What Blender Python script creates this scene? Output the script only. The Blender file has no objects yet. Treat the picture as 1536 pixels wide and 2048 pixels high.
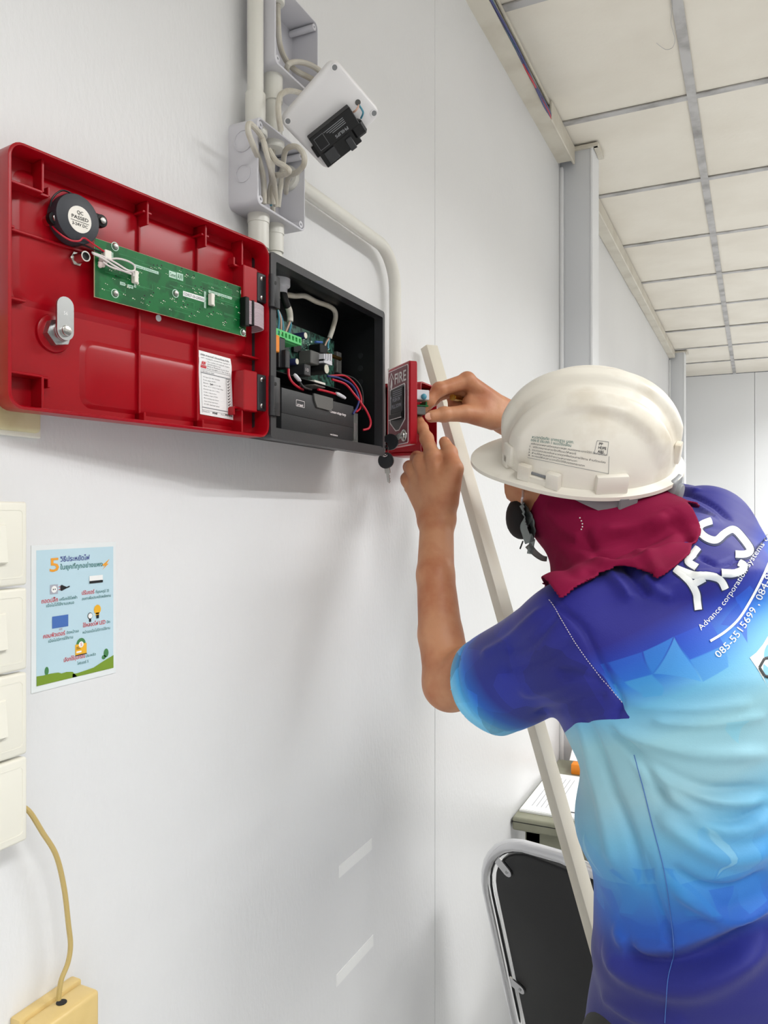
import bpy, bmesh, math, random
import numpy as np
from mathutils import Vector, Matrix
from mathutils.bvhtree import BVHTree

# ------------------------------------------------------------------ camera, world, light, exposure
sc = bpy.context.scene
COL = sc.collection
F = 1560.0                                   # focal length in pixels of the 1536 x 2048 frame
ANG = math.atan(744 / F)                     # the camera looks this far towards the wall
SA, CA = math.sin(ANG), math.cos(ANG)
CD, CZ = 0.56, 1.50                          # camera distance from the wall, eye height
cam = bpy.data.cameras.new('camera'); camo = bpy.data.objects.new('camera', cam); COL.objects.link(camo)
cam.sensor_fit = 'VERTICAL'; cam.sensor_height = 24.0; cam.lens = 24.0 * F / 2048
cam.shift_y = 2 / 2048; cam.clip_start = 0.02
camo.location = (CD, 0, CZ); camo.rotation_euler = (math.pi / 2, 0, ANG)
sc.camera = camo
world = bpy.data.worlds.new('world'); sc.world = world; world.use_nodes = True
world.node_tree.nodes['Background'].inputs[0].default_value = (0.9, 0.95, 1.0, 1)
world.node_tree.nodes['Background'].inputs[1].default_value = 0.1
sc.view_settings.view_transform = 'Standard'; sc.view_settings.look = 'None'
sc.view_settings.gamma = 1.0; sc.view_settings.use_curve_mapping = False
sc.view_settings.exposure = 0.0
TUBE_W = 12.9                                # watts of light from one ceiling tube
CEIL = CZ + 1.15

def at(px, py, t):                           # a point seen at a pixel, t metres deep
    r = (px - 768) / F * t
    return Vector((CD - SA * t + CA * r, CA * t + SA * r, CZ + (1026 - py) / F * t))
def onx(px, py, x):                          # a point seen at a pixel on the plane x (parallel to the wall)
    return at(px, py, (CD - x) / (SA - (px - 768) / F * CA))
def pix(p):
    rx = p[0] - CD; t = -SA * rx + CA * p[1]; r = CA * rx + SA * p[1]
    return 768 + F * r / t, 1026 - F * (p[2] - CZ) / t, t
def ray(px, py):
    return Vector((CD, 0, CZ)), (at(px, py, 1.0) - Vector((CD, 0, CZ))).normalized()

# ------------------------------------------------------------------ materials
def lin(c): return tuple(((v / 255) / 12.92 if v / 255 <= 0.04045 else ((v / 255 + 0.055) / 1.055) ** 2.4) for v in c)
MATS = {}
def M(name, rgb, rough=0.5, metal=0.0, spec=0.5, bump=None, var=None, emit=0, trans=0, coat=0, alpha=1, aniso=None):
    m = bpy.data.materials.new(name); m.use_nodes = True; MATS[name] = m
    nt = m.node_tree; b = nt.nodes['Principled BSDF']; L = nt.links.new
    c = lin(rgb) + (1,)
    b.inputs['Base Color'].default_value = c; b.inputs['Roughness'].default_value = rough
    b.inputs['Metallic'].default_value = metal; b.inputs['Specular IOR Level'].default_value = spec
    b.inputs['Coat Weight'].default_value = coat; b.inputs['Coat Roughness'].default_value = 0.15
    b.inputs['Transmission Weight'].default_value = trans; b.inputs['Alpha'].default_value = alpha
    if emit: b.inputs['Emission Color'].default_value = c; b.inputs['Emission Strength'].default_value = emit
    tc = None
    if bump or var:
        tc = nt.nodes.new('ShaderNodeTexCoord')
    if var:                                   # (scale, second colour, low, high)
        n = nt.nodes.new('ShaderNodeTexNoise'); n.inputs['Scale'].default_value = var[0]; n.inputs['Detail'].default_value = 6
        L(tc.outputs['Object'], n.inputs['Vector'])
        r = nt.nodes.new('ShaderNodeMapRange'); r.inputs[1].default_value = var[2]; r.inputs[2].default_value = var[3]
        L(n.outputs['Fac'], r.inputs[0])
        x = nt.nodes.new('ShaderNodeMix'); x.data_type = 'RGBA'; x.inputs[6].default_value = c; x.inputs[7].default_value = lin(var[1]) + (1,)
        L(r.outputs[0], x.inputs[0]); L(x.outputs[2], b.inputs['Base Color'])
    if bump:                                  # (scale, strength, distance)
        n = nt.nodes.new('ShaderNodeTexNoise'); n.inputs['Scale'].default_value = bump[0]; n.inputs['Detail'].default_value = 4
        v = tc.outputs['Object']
        if aniso:
            mp = nt.nodes.new('ShaderNodeMapping'); mp.inputs['Scale'].default_value = aniso; L(v, mp.inputs['Vector']); v = mp.outputs[0]
        L(v, n.inputs['Vector'])
        bm_ = nt.nodes.new('ShaderNodeBump'); bm_.inputs['Strength'].default_value = bump[1]; bm_.inputs['Distance'].default_value = bump[2]
        L(n.outputs['Fac'], bm_.inputs['Height']); L(bm_.outputs[0], b.inputs['Normal'])
    return m
M('wall', (232, 232, 232), 0.40, spec=0.5, bump=(150, 0.4, 0.0016), aniso=(1, 1, 0.5), var=(1.3, (226, 226, 226), 0.4, 0.7))
M('partition', (105, 105, 106), 0.6)
M('farwall', (236, 237, 238), 0.5)
M('column', (218, 220, 223), 0.4)
M('trunking', (214, 208, 194), 0.5, var=(9, (196, 188, 172), 0.45, 0.75))
M('tile', (238, 232, 220), 0.8, bump=(90, 0.2, 0.002), var=(4, (230, 223, 210), 0.4, 0.7))
M('gridbar', (190, 188, 187), 0.5, var=(12, (142, 139, 136), 0.45, 0.7))
M('floor', (204, 204, 203), 0.4, var=(6, (192, 192, 190), 0.4, 0.7))
M('tube', (255, 255, 255), 0.5, emit=6)
M('fixture', (235, 235, 235), 0.4)
M('pvc', (228, 226, 217), 0.33)
M('pvcbox', (214, 213, 218), 0.3)
M('pvclid', (236, 234, 234), 0.28)
M('cable', (205, 200, 188), 0.45, var=(60, (190, 182, 165), 0.4, 0.7))
M('red', (170, 6, 24), 0.28, spec=0.35, var=(5, (154, 4, 20), 0.4, 0.7))
M('redcover', (168, 14, 32), 0.3, spec=.4)
M('redface', (118, 42, 54), 0.45, bump=(900, 0.3, 0.0008))
M('whiteink', (235, 225, 225), 0.5)
M('black', (16, 16, 17), 0.42, spec=.3)
M('blackbox', (44, 44, 47), 0.42, bump=(700, 0.15, 0.0006))
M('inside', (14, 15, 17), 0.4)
M('hinge', (36, 37, 40), 0.4)
M('battery', (42, 43, 45), 0.5, bump=(500, 0.2, 0.0005))
M('greyplate', (92, 91, 88), 0.45)
M('pcb', (4, 104, 48), 0.42, spec=.3, var=(55, (2, 84, 38), 0.48, 0.56), bump=(60, 0.12, 0.001))
M('pcbdark', (56, 104, 88), 0.4, var=(160, (12, 34, 28), 0.46, 0.56))
M('silk', (196, 226, 210), 0.5)
M('paper', (243, 243, 242), 0.5)
M('ink', (70, 70, 74), 0.6)
M('inkblack', (18, 18, 20), 0.6)
M('inkgrey', (134, 136, 140), 0.6)
M('inkred', (214, 52, 64), 0.6)
M('steel', (196, 194, 190), 0.22, metal=1.0)
M('chrome', (220, 220, 222), 0.12, metal=1.0)
M('zinc', (182, 184, 184), 0.34, metal=1.0, bump=(300, 0.1, 0.0005))
M('brass', (190, 150, 70), 0.25, metal=1.0)
M('solder', (215, 212, 195), 0.3, metal=0.6)
M('connector', (238, 232, 222), 0.4)
M('glue', (226, 205, 200), 0.25, spec=0.6)
M('buzzer', (46, 48, 55), 0.45)
M('keyblack', (30, 31, 34), 0.3)
M('ribbon', (196, 178, 184), 0.45)
M('terminal', (92, 205, 118), 0.4)
M('orange', (240, 140, 30), 0.5)
M('capblue', (46, 52, 92), 0.35)
M('wirered', (190, 20, 46), 0.4); M('wireblue', (40, 46, 110), 0.4); M('wirewhite', (226, 216, 214), 0.4)
M('wirecyan', (78, 150, 172), 0.4); M('wirepeach', (206, 168, 148), 0.4); M('wireblack', (26, 26, 28), 0.4); M('wiregreen', (40, 120, 96), 0.4)
M('cream', (236, 233, 220), 0.34)
M('creamold', (216, 205, 164), 0.36, var=(30, (200, 186, 140), 0.45, 0.7))
M('yellowbox', (220, 192, 128), 0.4, var=(22, (210, 182, 118), 0.45, 0.7))
M('yellowcable', (190, 166, 104), 0.4)
M('film', (232, 236, 236), 0.12, spec=0.5)
M('sky', (190, 217, 228), 0.5)
M('p_orange', (236, 160, 50), 0.6); M('p_blue', (70, 110, 180), 0.6); M('p_navy', (56, 66, 140), 0.6); M('p_teal', (60, 120, 116), 0.6)
M('p_red', (206, 62, 70), 0.6); M('p_green', (120, 150, 40), 0.6); M('p_leaf', (70, 130, 76), 0.6); M('p_grey', (170, 172, 184), 0.6); M('p_white', (240, 240, 238), 0.6)
M('p_yellow', (238, 178, 40), 0.6); M('p_brown', (110, 66, 40), 0.6)
M('tape', (244, 244, 242), 0.6, bump=(200, 0.3, 0.001))
M('batten', (224, 218, 202), 0.42, var=(6, (212, 204, 186), 0.4, 0.7))
M('desk', (150, 150, 130), 0.5, var=(14, (136, 136, 116), 0.4, 0.7))
M('vinyl', (16, 16, 17), 0.45, bump=(350, 0.15, 0.0006))
M('skin', (200, 144, 108), 0.5, spec=0.35, bump=(240, 0.18, 0.0012), var=(22, (180, 114, 80), 0.42, 0.68))
MATS['skin'].node_tree.nodes['Principled BSDF'].inputs['Subsurface Weight'].default_value = 0.08
MATS['skin'].node_tree.nodes['Principled BSDF'].inputs['Subsurface Radius'].default_value = (0.012, 0.005, 0.003)
M('nail', (214, 160, 138), 0.3)
M('maroon', (130, 16, 58), 0.85, spec=0.15, bump=(900, 0.25, 0.0008), var=(9, (116, 12, 50), 0.4, 0.7))
M('helmet', (238, 233, 221), 0.38, var=(11, (198, 184, 160), 0.52, 0.78), bump=(120, 0.06, 0.001))
M('strapgrey', (134, 136, 138), 0.5)
M('clothgrey', (122, 130, 128), 0.7)
M('maskblack', (24, 20, 20), 0.8)
M('trouser', (52, 52, 48), 0.85, bump=(500, 0.3, 0.0008))
M('shoe', (30, 28, 28), 0.6)
M('printwhite', (236, 238, 236), 0.55)
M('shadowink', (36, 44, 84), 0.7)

# ------------------------------------------------------------------ geometry
class G:
    def __init__(s): s.v = []; s.f = []
    def add(s, vs, fs, X=None):
        o = len(s.v)
        s.v += [tuple(X @ Vector(p)) if X is not None else tuple(p) for p in vs]
        s.f += [tuple(i + o for i in q) for q in fs]; return s
    def box(s, lo, hi, r=0, seg=2, X=None):
        if r <= 0:
            x0, y0, z0 = lo; x1, y1, z1 = hi
            vs = [(x0, y0, z0), (x1, y0, z0), (x1, y1, z0), (x0, y1, z0), (x0, y0, z1), (x1, y0, z1), (x1, y1, z1), (x0, y1, z1)]
            return s.add(vs, [(0, 3, 2, 1), (4, 5, 6, 7), (0, 1, 5, 4), (1, 2, 6, 5), (2, 3, 7, 6), (3, 0, 4, 7)], X)
        bm = bmesh.new(); bmesh.ops.create_cube(bm, size=1)
        for v in bm.verts: v.co = Vector([lo[i] + (v.co[i] + .5) * (hi[i] - lo[i]) for i in range(3)])
        bmesh.ops.bevel(bm, geom=bm.edges[:], offset=r, segments=seg, profile=0.5, affect='EDGES', clamp_overlap=True)
        return s.bm(bm, X)
    def bm(s, bm, X=None):
        bm.verts.index_update()
        s.add([v.co[:] for v in bm.verts], [[v.index for v in f.verts] for f in bm.faces], X); bm.free(); return s
    def tube(s, path, r, n=10, X=None, cap=True, up=None, flat=1.0):
        P = [Vector(p) for p in path]; R = r if isinstance(r, (list, tuple)) else [r] * len(P)
        T = [(P[min(i + 1, len(P) - 1)] - P[max(i - 1, 0)]).normalized() for i in range(len(P))]
        a = Vector(up) if up else (Vector((0, 0, 1)) if abs(T[0].z) < .9 else Vector((1, 0, 0)))
        vs = []; fs = []
        for i, p in enumerate(P):
            a = (a - T[i] * a.dot(T[i])).normalized(); b = T[i].cross(a)
            for k in range(n):
                w = 2 * math.pi * k / n
                vs.append(p + a * (math.cos(w) * R[i]) + b * (math.sin(w) * R[i] * flat))
        for i in range(len(P) - 1):
            for k in range(n):
                fs.append((i * n + k, i * n + (k + 1) % n, (i + 1) * n + (k + 1) % n, (i + 1) * n + k))
        if cap:
            fs.append(tuple(range(n))[::-1]); fs.append(tuple((len(P) - 1) * n + k for k in range(n)))
        return s.add(vs, fs, X)
    def cyl(s, p0, p1, r, n=20, X=None, bev=0, r2=None):
        p0, p1 = Vector(p0), Vector(p1); r2 = r if r2 is None else r2
        if bev:
            d = (p1 - p0).normalized() * bev
            return s.tube([p0, p0 + d * .0001 / bev, p1 - d, p1 - d * .3, p1], [r, r, r2, r2 - bev * .3, r2 - bev], n, X)
        return s.tube([p0, p1], [r, r2], n, X)
    def prism(s, poly, z0, z1, X=None):
        n = len(poly)
        vs = [(x, y, z0) for x, y in poly] + [(x, y, z1) for x, y in poly]
        fs = [tuple(range(n))[::-1], tuple(range(n, 2 * n))] + [(i, (i + 1) % n, n + (i + 1) % n, n + i) for i in range(n)]
        return s.add(vs, fs, X)
    def ring(s, outer, inner, z0, z1, X=None):          # walls between two loops of equal length
        n = len(outer)
        vs = [(x, y, z) for z in (z0, z1) for L in (outer, inner) for x, y in L]
        fs = []
        for i in range(n):
            j = (i + 1) % n
            fs += [(i, j, 2 * n + j, 2 * n + i), (n + j, n + i, 3 * n + i, 3 * n + j), (2 * n + i, 2 * n + j, 3 * n + j, 3 * n + i), (j, i, n + i, n + j)]
        return s.add(vs, fs, X)
    def ball(s, c, r, n=10, X=None, sc=(1, 1, 1)):
        bm = bmesh.new(); bmesh.ops.create_uvsphere(bm, u_segments=n, v_segments=max(5, n * 2 // 3), radius=r)
        for v in bm.verts: v.co = Vector((v.co.x * sc[0], v.co.y * sc[1], v.co.z * sc[2])) + Vector(c)
        return s.bm(bm, X)
    def quad(s, a, b, c, d, X=None): return s.add([a, b, c, d], [(0, 1, 2, 3)], X)

def rrect(x0, y0, x1, y1, r, n=5):
    out = []
    for cx, cy, a0 in ((x1 - r, y0 + r, -90), (x1 - r, y1 - r, 0), (x0 + r, y1 - r, 90), (x0 + r, y0 + r, 180)):
        for k in range(n + 1):
            a = math.radians(a0 + 90 * k / n); out.append((cx + r * math.cos(a), cy + r * math.sin(a)))
    return out
def circ(cx, cy, r, n=24, a0=0, ry=None):
    return [(cx + r * math.cos(a0 + 2 * math.pi * k / n), cy + (ry or r) * math.sin(a0 + 2 * math.pi * k / n)) for k in range(n)]
def spline(pts, n=8):
    P = [Vector(p) for p in pts]; out = []
    for i in range(len(P) - 1):
        p0, p1, p2, p3 = P[max(i - 1, 0)], P[i], P[i + 1], P[min(i + 2, len(P) - 1)]
        for k in range(n):
            t = k / n
            out.append(.5 * ((2 * p1) + (p2 - p0) * t + (2 * p0 - 5 * p1 + 4 * p2 - p3) * t * t + (3 * p1 - p0 - 3 * p2 + p3) * t ** 3))
    out.append(P[-1]); return out
def frame(o, x, y, z=None):
    x = Vector(x).normalized(); y = Vector(y); y = (y - x * y.dot(x)).normalized(); z = x.cross(y)
    return Matrix(((x.x, y.x, z.x, o[0]), (x.y, y.y, z.y, o[1]), (x.z, y.z, z.z, o[2]), (0, 0, 0, 1)))

def thing(name, label, cat, loc=(0, 0, 0), group=None, kind=None):
    o = bpy.data.objects.new(name, None); COL.objects.link(o); o.location = loc; o.empty_display_size = .05
    if label: o['label'] = label
    if cat: o['category'] = cat
    if group: o['group'] = group
    if kind: o['kind'] = kind
    o['_base'] = tuple(loc); return o
def base_of(o):
    while o.parent: o = o.parent
    return Vector(o['_base']) if '_base' in o else Vector((0, 0, 0))
def obj(name, g, mat, parent=None, smooth=35, label=None, cat=None, group=None, kind=None, X=None, origin=None):
    """one mesh object; g holds world coordinates (after X)"""
    me = bpy.data.meshes.new(name)
    v = [X @ Vector(p) for p in g.v] if X is not None else [Vector(p) for p in g.v]
    if parent: off = base_of(parent)
    elif origin is not None: off = Vector(origin)
    else:
        lo = Vector([min(p[i] for p in v) for i in range(3)]); hi = Vector([max(p[i] for p in v) for i in range(3)])
        off = Vector(((lo.x + hi.x) / 2, (lo.y + hi.y) / 2, lo.z))
    me.from_pydata([p - off for p in v], [], g.f); me.update()
    o = bpy.data.objects.new(name, me); COL.objects.link(o)
    for mm in (mat if isinstance(mat, (list, tuple)) else [mat]): me.materials.append(MATS[mm] if isinstance(mm, str) else mm)
    if smooth:
        me.shade_smooth(); me.set_sharp_from_angle(angle=math.radians(smooth))
    if parent: o.parent = parent
    else: o.location = off; o['_base'] = tuple(off)
    if label: o['label'] = label
    if cat: o['category'] = cat
    if group: o['group'] = group
    if kind: o['kind'] = kind
    return o

_txt = {}
def text2d(s, h=1.0, bold=0.0, res=2):
    """filled outlines of a line of writing, cap height about h, starting at x=0 on the baseline"""
    key = (s, bold, res)
    if key not in _txt:
        c = bpy.data.curves.new('writing', 'FONT'); c.body = s; c.resolution_u = res; c.offset = bold
        o = bpy.data.objects.new('writing', c); COL.objects.link(o)
        me = bpy.data.meshes.new_from_object(o)
        _txt[key] = ([v.co.to_2d() for v in me.vertices], [tuple(p.vertices) for p in me.polygons])
        bpy.data.objects.remove(o); bpy.data.curves.remove(c); bpy.data.meshes.remove(me)
    vs, fs = _txt[key]; k = h / 0.72
    return [(p.x * k, p.y * k) for p in vs], fs
def put_text(g, s, x, y, h, fn, width=None, bold=0.0, align='L', res=2):
    """write s at (x,y) of a flat surface; fn maps (x,y) to space; width squeezes the line to fit"""
    vs, fs = text2d(s, h, bold, res)
    if not vs: return
    w = max(p[0] for p in vs); k = width / w if width else 1.0
    ox = x - (w * k / 2 if align == 'C' else (w * k if align == 'R' else 0))
    g.add([fn(ox + p[0] * k, y + p[1]) for p in vs], fs)
def put_poly(g, poly, fn): g.add([fn(x, y) for x, y in poly], [tuple(range(len(poly)))])
# ------------------------------------------------------------------ the room
Y0, Y1, X1 = -3.6, 7.06, 5.4
wall = thing('wall_left', 'white glossy sandwich-panel wall carrying the fire alarm panel', None, (0, 2, 0), kind='structure')
obj('backing', G().box((-.06, Y0, 0), (-.012, Y1, CEIL)), 'farwall', wall)
for a, b in ((Y0, -2.197), (-2.197, -.997), (-.997, .203), (.203, 1.403), (1.403, 2.455), (2.455, 5.9), (5.9, Y1)):
    obj('panel', G().box((-.03, a + .0012, 0), (0, b - .0012, CEIL), .0012, 1), 'wall', wall)
o = thing('wall_far', 'white end wall of the long room', None, (1.5, Y1, 0), kind='structure')
obj('backing', G().box((0, Y1 + .012, 0), (X1, Y1 + .06, CEIL)), 'farwall', o)
for k in range(10):
    obj('panel', G().box((k * .55 + .002, Y1, 0), (min(k * .55 + .549, X1), Y1 + .03, CEIL), .0015, 1), 'farwall', o)
obj('wall_right', G().box((X1, Y0, 0), (X1 + .06, Y1, CEIL)), 'partition', kind='structure')
obj('wall_near', G().box((0, Y0 - .06, 0), (X1, Y0, CEIL)), 'farwall', kind='structure')
obj('floor', G().box((0, Y0, -.06), (X1, Y1, 0)), 'floor', kind='structure')
# steel columns on the wall
def column(y, w, d, label):
    t = thing('column', label, 'column', (d / 2, y + w / 2, 0))
    obj('casing', G().box((0, y, 0), (d, y + w, CEIL - .004), .004, 2), 'column', t)
    obj('edge_strip', G().box((0, y - .018, 0), (.012, y, CEIL - .06), .003, 2), 'farwall', t)
    obj('corner_strip', G().box((d - .004, y - .003, 0), (d + .004, y + w * .98, CEIL - .006), .002, 1), 'farwall', t)
    g = G().box((.02, y - .012, CEIL - .012), (d + .02, y + .004, CEIL - .001), .001, 1)
    g.box((d + .006, y - .01, CEIL - .012), (d + .022, y + w * .9, CEIL - .001), .001, 1)
    obj('head_bracket', g, 'trunking', t)
column(2.475, .105, .097, 'pale grey boxed steel column on the wall behind the helmet')
column(5.9, .12, .1, 'distant pale column at the far corner of the long wall')
# ceiling: T-bars and tiles
ceil = thing('ceiling', 'suspended ceiling of beige tiles in grey T-bars', None, (1.5, 2, CEIL), kind='structure')
obj('slab', G().box((0, Y0, CEIL + .02), (X1, Y1, CEIL + .06)), 'tile', ceil)
xs = [0.0, .40, .99, 1.58, 2.17, 2.76, 3.35, 3.94, 4.53, 5.12, X1]
ys = [2.315 + .59 * k for k in range(-11, 9)]; ys = [y for y in ys if Y0 < y < Y1 - .03]
ye = [Y0] + ys + [Y1]
for i in range(len(xs) - 1):
    for j in range(len(ye) - 1):
        dz = random.Random(i * 31 + j).uniform(0, .003)
        obj('tile', G().box((xs[i] + .001, ye[j] + .001, CEIL + .004 + dz), (xs[i + 1] - .001, ye[j + 1] - .001, CEIL + .018)), 'tile', ceil, smooth=0)
for x in xs[1:-1]:
    obj('grid_bar', G().box((x - .012, Y0, CEIL - .001), (x + .012, Y1, CEIL + .003)).box((x - .002, Y0, CEIL), (x + .002, Y1, CEIL + .02)), 'gridbar', ceil, smooth=0)
for y in ys:
    for i in range(len(xs) - 1):
        obj('grid_bar', G().box((xs[i] + .012, y - .012, CEIL), (xs[i + 1] - .012, y + .012, CEIL + .0035)), 'gridbar', ceil, smooth=0)
p = [at(x, y, 1560 * 1.147 / (1026 - y)) for x, y in ((1346, -12), (1344, 20), (1342, 45), (1347, 66), (1350, 80), (1345, 95), (1332, 99), (1320, 92), (1313, 86))]
obj('loose_thread', G().tube(spline(p, 5), .0006, 5), 'gridbar', label='thin grey thread hanging against the ceiling tile above', cat='thread')
# ceiling lamps, two rows of twin tubes
def lamp(x, y, label):
    t = thing('fluorescent_lamp', label, 'ceiling lamp', (x, y, CEIL - .06), 'fluorescent ceiling lamps')
    obj('housing', G().box((x - .15, y - .63, CEIL - .045), (x + .15, y + .63, CEIL - .002), .006, 2), 'fixture', t)
    for s in (-1, 1):
        obj('tube_lamp', G().tube([(x + s * .11, y - .59, CEIL - .062), (x + s * .11, y + .59, CEIL - .062)], .013, 12), 'tube', t)
        for e in (-1, 1):
            obj('lamp_holder', G().box((x + s * .11 - .015, y + e * .6 - .012, CEIL - .078), (x + s * .11 + .015, y + e * .6 + .012, CEIL - .04), .003, 1), 'fixture', t)
    for s in (-1, 1):
        l = bpy.data.lights.new('tube_light', 'AREA'); l.shape = 'RECTANGLE'; l.size = .03; l.size_y = 1.18; l.energy = TUBE_W; l.color = (.985, .995, 1.0); l.spread = math.radians(150)
        lo = bpy.data.objects.new('tube_light', l); COL.objects.link(lo); lo.parent = t; lo.location = (s * .11, 0, -.02)
for x, ly, nm in ((1.47, (-2.25, -.35, 1.55, 3.45, 4.95, 6.3), 'near'), (4.6, (-2.25, -.35, 1.55, 3.45, 5.35), 'far')):
    for k, y in enumerate(ly):
        lamp(x, y, '%s twin-tube fluorescent ceiling lamp in the row %s the panel wall' % (('rearmost', 'second', 'third', 'fourth', 'fifth', 'farthest')[k], 'beside' if nm == 'near' else 'away from'))
# wiring duct under the ceiling
YD = 2.16
d = thing('wiring_duct', 'beige wiring duct along the ceiling with its lid left off', 'duct', (.022, 1.0, CEIL - .055))
obj('tray', G().box((0, Y0, CEIL - .055), (.045, 2.44, CEIL - .052)).box((0, Y0, CEIL - .053), (.002, 2.44, CEIL - .001)).box((0, Y0, CEIL - .005), (.04, 2.44, CEIL - .002))
    .box((.03, Y0, CEIL - .014), (.034, YD, CEIL - .004)).box((.038, Y0, CEIL - .012), (.041, YD, CEIL - .001)), 'trunking', d)
obj('lid', G().box((.040, YD, CEIL - .056), (.0475, 2.468, CEIL - .001), .002, 1), 'trunking', d)
obj('lid', G().box((.0, 2.585, CEIL - .055), (.045, 4.1, CEIL - .002), .003, 1), 'trunking', d)
obj('lid', G().box((.0, 4.103, CEIL - .05), (.042, 5.88, CEIL - .002), .003, 1), 'trunking', d)
rnd = random.Random(4)
for m, x, z, lab in (('wireblue', .044, -.046, 'dark blue wire lying in the open wiring duct'), ('wirered', .044, -.0500, 'thin red wire lying in the open wiring duct'),
                     ('wirecyan', .042, -.040, 'pale blue wire lying in the open wiring duct'), ('wiregreen', .036, -.042, 'green wire lying in the open wiring duct'), ('wireblue', .047, -.050, 'second blue wire sagging over the edge of the open wiring duct')):
    p = []
    for k in range(26):
        y = .6 + (YD + .12 - .6) * k / 25
        sag = .010 * math.exp(-((y - 1.95) / .12) ** 2) * rnd.uniform(.2, 1.4)
        p.append((x + .003 * math.sin(y * 9 + x * 900) + sag * .5 - (.012 if y > YD else 0), y, CEIL + z + .002 * math.sin(y * 13 + z * 700) - sag))
    obj('loose_wire', G().tube(spline(p, 3), .0021 if m != 'wireblue' else .0026, 6), m, label=lab, cat='wire', group='wires in the ceiling duct')
# pieces of wall finish
for k, (a, b) in enumerate((((678, 1742), (743, 1690)), ((673, 1962), (746, 1880)))):
    p, q = onx(*a, 0), onx(*b, 0)
    zc = (p.z + q.z) / 2
    obj('tape_strip', G().box((.0, p.y, zc - .009), (.0006, q.y, zc + .009)), 'tape', smooth=0,
        label=('upper' if k == 0 else 'lower') + ' of two white tape remnants low on the wall', cat='tape', group='tape remnants on the wall')
# ------------------------------------------------------------------ fire alarm panel
TH = math.radians(8.6)
DU = Vector((math.sin(TH), math.cos(TH), 0)); DN = Vector((math.cos(TH), -math.sin(TH), 0))
DW, DH, DD = .298, .211, .027
DO = Vector((.08, .7166, CZ + .082)) - DU * DW
MD = frame(DO, DU, (0, 0, 1))
def dp(px, py, n):                            # pixel to door coordinates (u, v) at height n
    o, d = ray(px, py); p0 = DO + DN * n
    p = o + d * ((p0 - o).dot(DN) / d.dot(DN)); q = p - DO
    return q.dot(DU), q.z
def dpt(px, py, n): u, v = dp(px, py, n); return Vector((u, v, n))
PY0, PY1, PZ0, PZ1, PX = .7166, 1.0055, CZ + .082, CZ + .2862, .08
panel = thing('alarm_panel', 'fire alarm panel, black steel box with its red cover swung open', 'alarm panel', (0, (PY0 + PY1) / 2, PZ0))
# the box: back, four walls, front lip
PB = PZ0 + .0095
g = G().box((.0, PY0, PB), (.003, PY1, PZ1))
XB = Matrix(((0, 0, 1, 0), (1, 0, 0, 0), (0, 1, 0, 0), (0, 0, 0, 1)))       # (y, z, x) -> world
g.ring(rrect(PY0, PB, PY1, PZ1, .004, 3), rrect(PY0 + .003, PB + .003, PY1 - .003, PZ1 - .003, .002, 3), .0, PX, XB)
case = obj('box', g, 'blackbox', panel)
g = G().ring(rrect(PY0 - .0005, PZ0 - .0005, PY1 + .0005, PZ1 + .0005, .005, 3), rrect(PY0 + .010, PZ0 + .0105, PY1 - .006, PZ1 - .0085, .002, 3), PX - .012, PX + .0015, XB)
obj('front_lip', g, 'blackbox', panel)
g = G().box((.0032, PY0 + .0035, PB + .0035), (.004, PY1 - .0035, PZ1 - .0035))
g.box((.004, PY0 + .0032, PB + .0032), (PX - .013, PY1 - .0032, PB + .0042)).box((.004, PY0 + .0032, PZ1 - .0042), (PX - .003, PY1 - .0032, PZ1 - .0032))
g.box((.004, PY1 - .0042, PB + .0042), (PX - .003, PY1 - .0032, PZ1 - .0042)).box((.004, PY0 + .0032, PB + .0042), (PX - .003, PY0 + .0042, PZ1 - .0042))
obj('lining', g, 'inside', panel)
for py in (727, 751, 777):
    p = onx(738, py, .03); 
    obj('knockout', G().cyl((.045, PY1 - .0043, p.z), (.045, PY1 - .0052, p.z), .004, 14), 'hinge', panel)
p = onx(683, 652, .004); obj('rivet', G().ball((.0045, p.y, p.z), .0022, 8), 'steel', panel)
# hinges (leaf on the cover, leaf on the box)
for (y0, y1) in ((548, 606), (750, 822)):
    h = obj('hinge', G().box((.2826, dp(526, y1, -.004)[1], -.012), (.2975, dp(526, y0, -.004)[1], -.003), .001, 1, MD), 'hinge', panel)
    a, b = onx(549, y0 + 4, .083), onx(549, y1 + 10, .083)
    obj('box_leaf', G().box((.0815, PY0 - .001, b.z), (.0855, PY0 + .0125, a.z), .0012, 2), 'hinge', h)
    obj('knuckle', G().cyl((.0835, PY0 - .002, b.z), (.0835, PY0 - .002, a.z), .0032, 12), 'hinge', h)
    for yy in (y0 + 10, y1 - 10):
        u, v = dp(523, yy, -.003); obj('screw', G().cyl((u, v, -.0035), (u, v, -.0018), .0027, 12, MD, bev=.0007), 'steel', h)
        q = onx(551, yy + 8, .0855); obj('screw_hole', G().cyl((.0853, q.y, q.z), (.0858, q.y, q.z), .0021, 12), 'black', h)
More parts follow.
